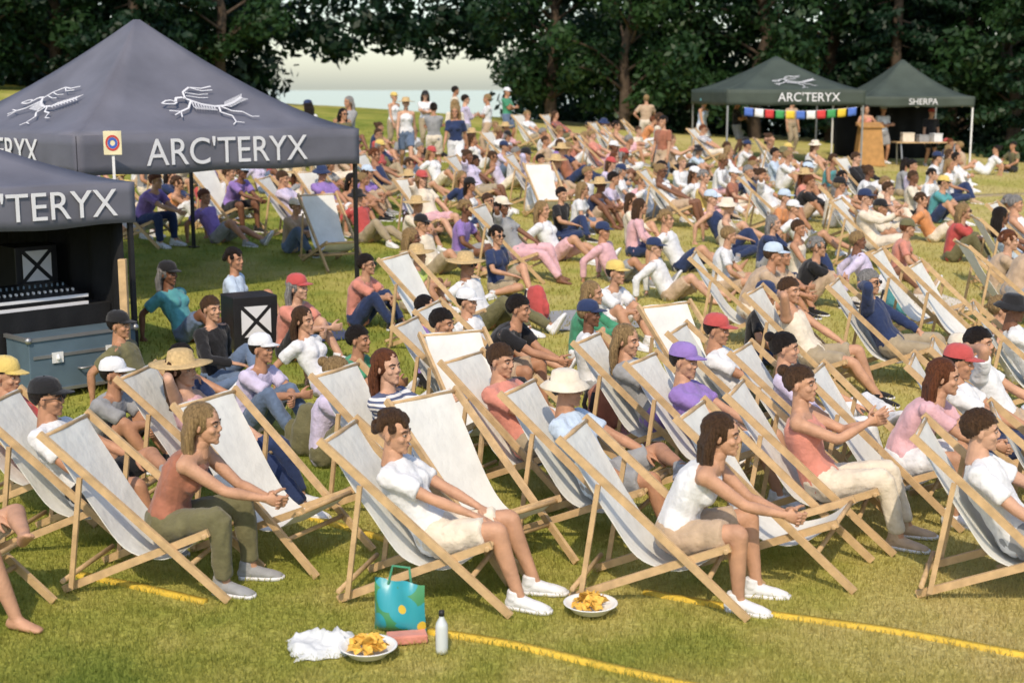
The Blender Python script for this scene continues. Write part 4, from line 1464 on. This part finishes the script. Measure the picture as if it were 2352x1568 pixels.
# ------------------------------------------------------------------ sound booth gear under the near tent
def booth():
    ang = R(45)
    c0 = V((-4.28, 13.62, 0))
    ux = V((math.cos(ang), math.sin(ang), 0)); un = V((math.sin(ang), -math.cos(ang), 0))
    def at(along, out): 
        p = c0 + ux * along + un * out
        return p
    # flight case
    p = at(0, 0); z = gz(p.x, p.y)
    r = empty('flight_case', (p.x, p.y, z), ang)
    tag(r, 'blue-grey equipment case with metal edges and ball corners under the left tent', 'case')
    W, D, H = 1.12, .46, .50
    bevel(MB().box((0, 0, .08 + H / 2), (W, D, H)).build('body', M_CASE, r), .008)
    for sx in (-1, 1):
        for sz in (0, 1):
            MB().box((sx * W / 2, 0, .08 + sz * H), (.035, D + .02, .035)).build('edge_rail', M_ALU, r)
    for sz in (0, 1):
        MB().box((0, -D / 2, .08 + sz * H), (W - .04, .03, .03)).build('edge_rail', M_ALU, r)
        for sx in (-1, 1):
            MB().ell((sx * W / 2, -D / 2, .08 + sz * H), (.035, .035, .035)).build('ball_corner', M_ALU, r, True)
    MB().box((0, -D / 2 - .004, .08 + H * .66), (W - .08, .014, .03)).build('lid_rim', M_ALU, r)
    for x in (-.28, .28):
        b = MB().box((x, -D / 2 - .012, .08 + H * .62), (.11, .014, .10))
        b.tube([(x, -D / 2 - .02, .08 + H * .66), (x, -D / 2 - .03, .08 + H * .60)], [.014, .02], 8)
        b.build('latch', M_WHITEMETAL, r)
    MB().tube([(-.07, -D / 2 - .005, .26), (-.06, -D / 2 - .045, .26), (.06, -D / 2 - .045, .26), (.07, -D / 2 - .005, .26)], [.011] * 4, 8).build('handle', M_ALU, r, True)
    for sx in (-1, 1):
        for sy in (-1, 1):
            MB().tube([(sx * (W / 2 - .1) - .02, sy * (D / 2 - .1), .04), (sx * (W / 2 - .1) + .02, sy * (D / 2 - .1), .04)], [.04, .04], 12, rnd=.1).build('castor', M_BLACKPL, r, True)
    # draped table with mixing desk behind the case
    p = at(-.15, -.62); z = gz(p.x, p.y)
    t = empty('draped_table', (p.x, p.y, z), ang)
    tag(t, 'table under a black floor-length cloth behind the equipment case', 'table')
    def drape(u, v):
        per = 4.4; s = u * per
        w, dd = 1.5, .7
        if s < w: q = V((-w / 2 + s, -dd / 2, 0)); n = V((0, -1, 0))
        elif s < w + dd: q = V((w / 2, -dd / 2 + s - w, 0)); n = V((1, 0, 0))
        elif s < 2 * w + dd: q = V((w / 2 - (s - w - dd), dd / 2, 0)); n = V((0, 1, 0))
        else: q = V((-w / 2, dd / 2 - (s - 2 * w - dd), 0)); n = V((-1, 0, 0))
        return q + n * (.025 * v * math.sin(s * 26)) + V((0, 0, .74 - .72 * v))
    MB().grid(drape, 120, 4).build('table_skirt', M_BLACK, t, True)
    MB().box((0, 0, .745), (1.5, .7, .022)).build('table_top', M_BLACK, t)
    m = empty('mixing_desk', (p.x, p.y, z + .757), ang)
    tag(m, 'mixing desk with two pale front bars on the black draped table', 'mixing desk')
    rot = Matrix.Rotation(R(9), 3, 'X')
    bevel(MB().box((0, 0, .09), (1.0, .56, .10), rot).build('chassis', M_BLACKPL, m), .01)
    for k in range(2):
        MB().box((0, -.302 - .004 * k, .015 + .075 * k), (1.02, .03, .030)).build('front_bar', M_PRINT, m)
    for i in range(16):
        x = -.45 + i * .06
        MB().box((x, -.12, .135), (.018, .03, .022), rot).build('fader', M_WHITEMETAL, m)
    for i in range(16):
        x = -.45 + i * .06
        MB().tube([(x, .08, .155), (x, .08, .185)], [.012, .010], 8, rnd=.1).build('knob', M_CASE, m)
    # rack box with a crossed white pattern
    for (al, ou, zz, lb, ontable) in ((.20, -.36, .98, 'black box with white crossed triangles on its front behind the mixing desk', True),):
        q = at(al, -1.25); zq = gz(q.x, q.y)
        b = empty('rack_box', (q.x, q.y, zq), ang)
        tag(b, lb, 'box')
        bevel(MB().box((0, 0, .62), (.46, .42, 1.24)).build('cabinet', M_BLACKPL, b), .01)
        MB().box((0, -.213, 1.04), (.34, .008, .34)).build('front_panel', M_BLACKPL, b)
        for k in range(4):
            a = k * math.pi / 2
            Mr = Matrix.Rotation(a, 3, 'Y')
            vs = [Mr @ V((-.125, 0, .155)), Mr @ V((.125, 0, .155)), Mr @ V((0, 0, .03))]
            vs = [V((v.x, -.2225, v.z + 1.04)) for v in vs] + [V((v.x, -.2165, v.z + 1.04)) for v in vs]
            MB().add(vs, [(0, 1, 2), (3, 5, 4), (0, 3, 4, 1), (1, 4, 5, 2), (2, 5, 3, 0)]).build('white_triangle', M_PRINT, b)
    # loudspeaker monitor and stand
    p = at(-.95, .1); z = gz(p.x, p.y)
booth()

def wooden_post():
    x, y = -3.78, 13.72
    z = gz(x, y)
    o = bevel(MB().box((0, 0, .62), (.075, .075, 1.30)).build('wooden_post', M_WOOD), .006)
    o.location = (x, y, z)
    tag(o, 'square tan wooden post beside the right leg of the near tent', 'post')
wooden_post()

def sandwich_box():
    """second crossed box, out in the crowd to the right of the booth"""
    x, y = spot(575, 800)
    b = empty('rack_box', (x, y, gz(x, y)), R(30))
    tag(b, 'free-standing black box with white crossed triangles in the crowd right of the booth', 'box')
    bevel(MB().box((0, 0, .30), (.50, .42, .60)).build('cabinet', M_BLACKPL, b), .01)
    MB().box((0, -.213, .33), (.36, .008, .36)).build('front_panel', M_BLACKPL, b)
    for k in range(4):
        Mr = Matrix.Rotation(k * math.pi / 2, 3, 'Y')
        vs = [Mr @ V((-.135, 0, .165)), Mr @ V((.135, 0, .165)), Mr @ V((0, 0, .03))]
        vs = [V((v.x, -.2225, v.z + .33)) for v in vs] + [V((v.x, -.2165, v.z + .33)) for v in vs]
        MB().add(vs, [(0, 1, 2), (3, 5, 4), (0, 3, 4, 1), (1, 4, 5, 2), (2, 5, 3, 0)]).build('white_triangle', M_PRINT, b)
sandwich_box()

def placard():
    x, y = -4.55, 16.35
    r = empty('placard', (x, y, gz(x, y)), R(12))
    tag(r, 'small pale placard with blue and red rings on a thin post', 'sign')
    MB().box((0, 0, 1.05), (.03, .03, 2.1)).build('post', M_WHITEMETAL, r)
    bevel(MB().box((0, -.025, 2.12), (.20, .02, .27)).build('board', mat('placard_cream', (.72, .66, .42), .6), r), .004)
    def ring(r0, r1, col, dy, nm):
        n = 28; vs, fs = [], []
        for j in range(n):
            a = 6.2832 * j / n
            for rd in (r0, r1):
                for e in (0, .003):
                    vs.append((math.cos(a) * rd, -.036 - dy - e, 2.12 + math.sin(a) * rd * 1.15))
        for j in range(n):
            a, b = j * 4, ((j + 1) % n) * 4
            fs += [(a + 1, a + 3, b + 3, b + 1), (a + 2, a, b, b + 2), (a + 3, a + 2, b + 2, b + 3), (a, a + 1, b + 1, b)]
        MB().add(vs, fs).build(nm, mat(nm + '_paint', col, .5), r)
    ring(.058, .078, (.5, .05, .05), 0, 'red_ring')
    ring(.028, .054, (.05, .12, .45), 0, 'blue_ring')
placard()

# ------------------------------------------------------------------ far tents' furniture
def lectern():
    x, y = gx - 1.5, gy - 2.45
    r = empty('lectern', (x, y, gz(x, y)), R(4))
    tag(r, 'tan wooden lectern between the two far tents', 'lectern')
    m = mat('ochre_wood', (.42, .23, .08), .6, .2, 6, .1, 40)
    b = MB()
    vs = [(-.42, -.2, .02), (.42, -.2, .02), (.42, .22, .02), (-.42, .22, .02), (-.30, -.14, 1.08), (.30, -.14, 1.08), (.30, .18, 1.18), (-.30, .18, 1.18)]
    b.add(vs, [(0, 3, 2, 1), (0, 1, 5, 4), (1, 2, 6, 5), (2, 3, 7, 6), (3, 0, 4, 7), (4, 5, 6, 7)])
    bevel(b.build('cabinet', m, r), .01)
    MB().box((0, .02, 1.16), (.72, .46, .03), Matrix.Rotation(R(16), 3, 'X')).build('reading_top', m, r)
    MB().box((0, 0, .01), (.92, .5, .03)).build('plinth', m, r)
lectern()

def tent_table():
    x, y = gx + .45, gy - 1.3
    r = empty('trestle_table', (x, y, gz(x, y)), R(2))
    tag(r, 'trestle table at the front of the rightmost far tent', 'table')
    MB().box((0, 0, .73), (1.9, .65, .03)).build('table_top', M_WOOD, r)
    for s in (-1, 1):
        for t in (-1, 1):
            MB().bar((s * .75, t * .28, 0), (s * .8, t * .2, .72), .035, .035).build('leg', M_ALU, r)
    z = gz(x, y) + .747
    for i, (dx, w, h, c, nm) in enumerate([(-.55, .34, .24, 'cream', 'cream'), (-.1, .30, .18, 'grey', 'grey'), (.30, .26, .22, 'white', 'white')]):
        o = bevel(MB().box((0, 0, h / 2), (w, .3, h)).box((0, 0, h + .012), (w + .02, .32, .024)).build('storage_box', cloth(c)), .006)
        o.location = (x + dx, y, z); o.rotation_euler = (0, 0, .1 * i)
        tag(o, f'{nm} lidded box on the trestle table in the far tent', 'box', 'boxes on the far table')
    o = link(bpy.data.objects.new('cap', HATM['cap']))
    o.material_slots[0].link = 'OBJECT'; o.material_slots[0].material = cloth('red')
    o.location = (x + .62, y, z - .155); o.rotation_euler = (0, 0, -1.2)
    tag(o, 'red cap lying on the trestle table in the far tent', 'cap')
tent_table()

# ------------------------------------------------------------------ things in the foreground grass
for (pts, lb) in [([(640, 1170), (870, 1235), (1010, 1290)], 'short yellow ground tape between the front deck chairs'),
                  ([(985, 1452), (1180, 1482), (1400, 1535), (1640, 1590)], 'yellow ground tape running out at the bottom of the lawn'),
                  ([(1480, 1362), (1760, 1412), (2060, 1452), (2420, 1520)], 'long yellow ground tape across the front right of the lawn'),
                  ([(180, 1322), (330, 1352), (470, 1385)], 'yellow ground tape at the left front, by the olive trousers')]:
    tag(ribbon('ground_tape', M_YELLOW, pts, .055, .022), lb, 'tape', 'yellow ground tape')

M_BOWL = mat('white_plastic', (.78, .79, .77), .35, .03)
M_CHIP = mat('yellow_crisps', (.70, .43, .08), .7, .25, 30, .4, 60)
def bowl(px, py, lb):
    x, y = spot(px, py)
    r = empty('bowl', (x, y, gz(x, y) + .015))
    tag(r, lb, 'bowl', 'bowls of crisps on the grass')
    n = 32; prof = [(.06, 0), (.10, .012), (.145, .055), (.158, .062), (.155, .066), (.14, .060), (.098, .02), (.0, .016)]
    vs, fs = [], []
    for (rd, h) in prof:
        for j in range(n):
            a = 6.2832 * j / n
            vs.append((math.cos(a) * rd, math.sin(a) * rd, h))
    for i in range(len(prof) - 1):
        for j in range(n):
            fs.append((i * n + j, i * n + (j + 1) % n, (i + 1) * n + (j + 1) % n, (i + 1) * n + j))
    MB().add(vs, fs).build('dish', M_BOWL, r, True)
    q = random.Random(int(px))
    def chipf(u, v):
        a, b_ = (u - .5) * .05, (v - .5) * .06
        return V((a, b_, 8 * a * a - 5 * b_ * b_))
    me = MB().grid(chipf, 4, 4).mesh('crisp', [M_CHIP], True)
    for i in range(46):
        a, rd = q.random() * 6.28, .092 * q.random() ** .6
        o = link(bpy.data.objects.new('crisp', me), r)
        o.location = (math.cos(a) * rd, math.sin(a) * rd, .046 + .05 * (1 - (rd / .10) ** 2) * q.uniform(.4, 1.1) + .01)
        o.rotation_euler = (q.uniform(-.9, .9), q.uniform(-.9, .9), q.random() * 6.28)
bowl(846, 1512, 'white bowl of yellow crisps on the frontmost grass, nearest the bottom edge')
bowl(1356, 1412, 'white bowl of yellow crisps left of the person in white sleeveless top')

def snack_bag(px, py, lb):
    x, y = spot(px, py)
    m, nt, bs = nodes_of('snack_bag_print')
    tc = nt.nodes.new('ShaderNodeTexCoord')
    vo = nt.nodes.new('ShaderNodeTexVoronoi'); vo.inputs['Scale'].default_value = 7
    nt.links.new(tc.outputs['Object'], vo.inputs['Vector'])
    rp = nt.nodes.new('ShaderNodeValToRGB')
    rp.color_ramp.interpolation = 'CONSTANT'
    for k, (p, c) in enumerate([(0, (.62, .45, .05)), (.22, (.03, .30, .36)), (.62, (.06, .25, .10))]):
        if k > 1: rp.color_ramp.elements.new(p)
        rp.color_ramp.elements[k].position = p; rp.color_ramp.elements[k].color = c + (1,)
    nt.links.new(vo.outputs['Distance'], rp.inputs[0]); nt.links.new(rp.outputs[0], bs.inputs['Base Color'])
    bs.inputs['Roughness'].default_value = .35
    r = empty('tote_bag', (x, y, gz(x, y) + .005), R(-20))
    tag(r, lb, 'bag')
    def f(sg):
        def fn(u, v):
            a, b = u * 2 - 1, v
            bulge = .07 * (1 - a ** 4) * (1 - (2 * b - 1) ** 4) * (1.15 - b * .7)
            return V((a * .16 * (1 - .1 * b), sg * bulge + .02 * math.sin(a * 4 + b * 3) * b, .004 + b * .30 + .012 * math.sin(a * 5) * b))
        return fn
    b = MB().grid(f(-1), 12, 10).grid(f(1), 12, 10)
    b.build('bag_body', m, r, True)
    MB().tube([(-.07, .0, .28), (-.05, .02, .38), (.05, .02, .38), (.07, .0, .28)], [.008] * 4, 6).build('handle', cloth('green'), r, True)
    o = bevel(MB().box((.02, -.13, .03), (.22, .10, .05)).build('pouch', cloth('coral')), .01)
    o.location = (x, y, gz(x, y)); o.rotation_euler = (0, 0, .2)
    tag(o, 'small coral pouch lying before the teal bag on the grass', 'pouch')
snack_bag(920, 1455, 'teal bag with yellow spots standing on the front grass')

def crumpled_cloth(px, py):
    x, y = spot(px, py)
    def fn(u, v):
        a, b = u * 2 - 1, v * 2 - 1
        p = V((a * 1.5 + b * .5 + 1.7, b * 1.1, .4))
        ridge = 1 - abs(noise.noise(p)) * 1.9
        ridge2 = 1 - abs(noise.noise(p * 2.3 + V((3, 1, 0)))) * 1.9
        edge = max(0, 1 - max(abs(a), abs(b)) ** 3)
        h = .012 + edge * (.03 + .065 * max(0, ridge) ** 2 + .012 * ridge2)
        wob = .03 * noise.noise(V((a * 2, b * 2, 5)))
        X, Y = a * .19 + wob, b * .15 + wob
        return V((X, Y, gz(x + X, y + Y) - gz(x, y) + max(.012, h)))
    o = solid(MB().grid(fn, 44, 34).build('crumpled_cloth', mat('white_cotton', (.66, .69, .70), .85, .05, 6, .2, 90, trans=.1), None, True), .004)
    o.location = (x, y, gz(x, y)); o.rotation_euler = (0, 0, .3)
    tag(o, 'crumpled white cloth on the front grass, left of the teal bag', 'cloth')
crumpled_cloth(745, 1490)

def bottle_mesh(col, nm):
    b = MB()
    prof = [(.0, 0), (.033, .002), (.034, .02), (.034, .15), (.030, .17), (.014, .20), (.013, .215)]
    n = 14; vs, fs = [], []
    for rd, h in prof:
        for j in range(n): vs.append((math.cos(6.2832 * j / n) * rd, math.sin(6.2832 * j / n) * rd, h))
    for i in range(len(prof) - 1):
        for j in range(n): fs.append((i * n + j, i * n + (j + 1) % n, (i + 1) * n + (j + 1) % n, (i + 1) * n + j))
    return b.add(vs, fs).mesh('flask', [mat('bottle_' + nm, col, .25, .05, metal=.1)], True)
CAPME = MB().tube([(0, 0, .212), (0, 0, .240)], [.016, .016], 12, rnd=.1).mesh('lid', [M_BLACKPL], True)
for (px, py, nm, col, lb) in [(1015, 1500, 'pale', (.6, .65, .66), 'pale water bottle standing near the front bowl of crisps')]:
    x, y = spot(px, py)
    r = empty('water_bottle', (x, y, gz(x, y) + .003)); tag(r, lb, 'bottle', 'water bottles on the front grass')
    link(bpy.data.objects.new('flask', bottle_mesh(col, nm)), r)
    link(bpy.data.objects.new('lid', CAPME), r)

def backpack_meshes():
    b = MB()
    b.tube([(0, 0, .05), (0, 0, .22), (0, 0, .40)], [(.15, .10), (.16, .11), (.12, .075)], 16, rnd=.6)
    body = wrinkle(remesh(b, .014, 2, .6), .012, 12, 3).mesh('pack_body', [M_BLACK], True)
    c = MB(); c.tube([(.0, -.10, .08), (0, -.115, .17), (0, -.10, .24)], [(.10, .04), (.11, .045), (.09, .03)], 12, rnd=.6)
    pk = wrinkle(remesh(c, .012, 2, .6), .006, 14, 1).mesh('front_pocket', [M_BLACK], True)
    st = [MB().tube([(s * .07, .09, .40), (s * .08, .15, .28), (s * .09, .13, .14), (s * .10, .09, .06)], [(.022, .006)] * 4, 6).mesh('strap', [M_BLACKPL], True) for s in (-1, 1)]
    return body, pk, st
BP = backpack_meshes()
def backpack(x, y, c, lb, rz):
    r = empty('backpack', (x, y, gz(x, y) + .01), rz)
    r.rotation_euler = (R(-14), 0, rz)
    tag(r, lb, 'backpack', 'backpacks among the crowd')
    part('pack_body', BP[0], r, cloth(c)); part('front_pocket', BP[1], r, cloth(c))
    for s in BP[2]: link(bpy.data.objects.new('strap', s), r)
for (px, py, c, lb) in [(700, 1045, 'olive', 'olive backpack beside the lilac t-shirt left of the middle'),
                        (1400, 990, 'rust', 'rust backpack on open grass in the middle of the crowd'),
                        (2340, 620, 'black', 'black backpack on open grass at the right edge'),
                        (1240, 740, 'red', 'red backpack on open grass half way up the lawn'),
                        (2060, 740, 'teal', 'teal backpack on open grass, right side of the lawn')]:
    x, y = spot(px, py)
    backpack(x, y, c, lb, random.uniform(-2, 2))

def blanket(px, py, w, d, c, lb, rz):
    x, y = spot(px, py)
    def fn(u, v):
        p = Matrix.Rotation(rz, 3, 'Z') @ V(((u - .5) * w, (v - .5) * d, 0))
        X, Y = x + p.x, y + p.y
        return V((p.x, p.y, gz(X, Y) - gz(x, y) + .022 + .010 * noise.noise(V((X * 4, Y * 4, 1)))))
    o = solid(MB().grid(fn, 20, 16).build('blanket', cloth(c), None, True), .012)
    o.location = (x, y, gz(x, y))
    tag(o, lb, 'blanket', 'picnic blankets on the lawn')
for a in [(2090, 700, 1.5, 1.2, 'cream', 'cream blanket on open grass, right side of the lawn', .2),
          (1370, 735, 1.6, 1.2, 'grey', 'grey blanket on open grass half way up the lawn', .3),
          (650, 770, 1.4, 1.1, 'navy', 'navy blanket on the grass right of the booth', .5),
          (1330, 1000, 1.3, 1.0, 'checked', 'checked blanket on open grass in the middle of the crowd', .1)]:
    blanket(*a)
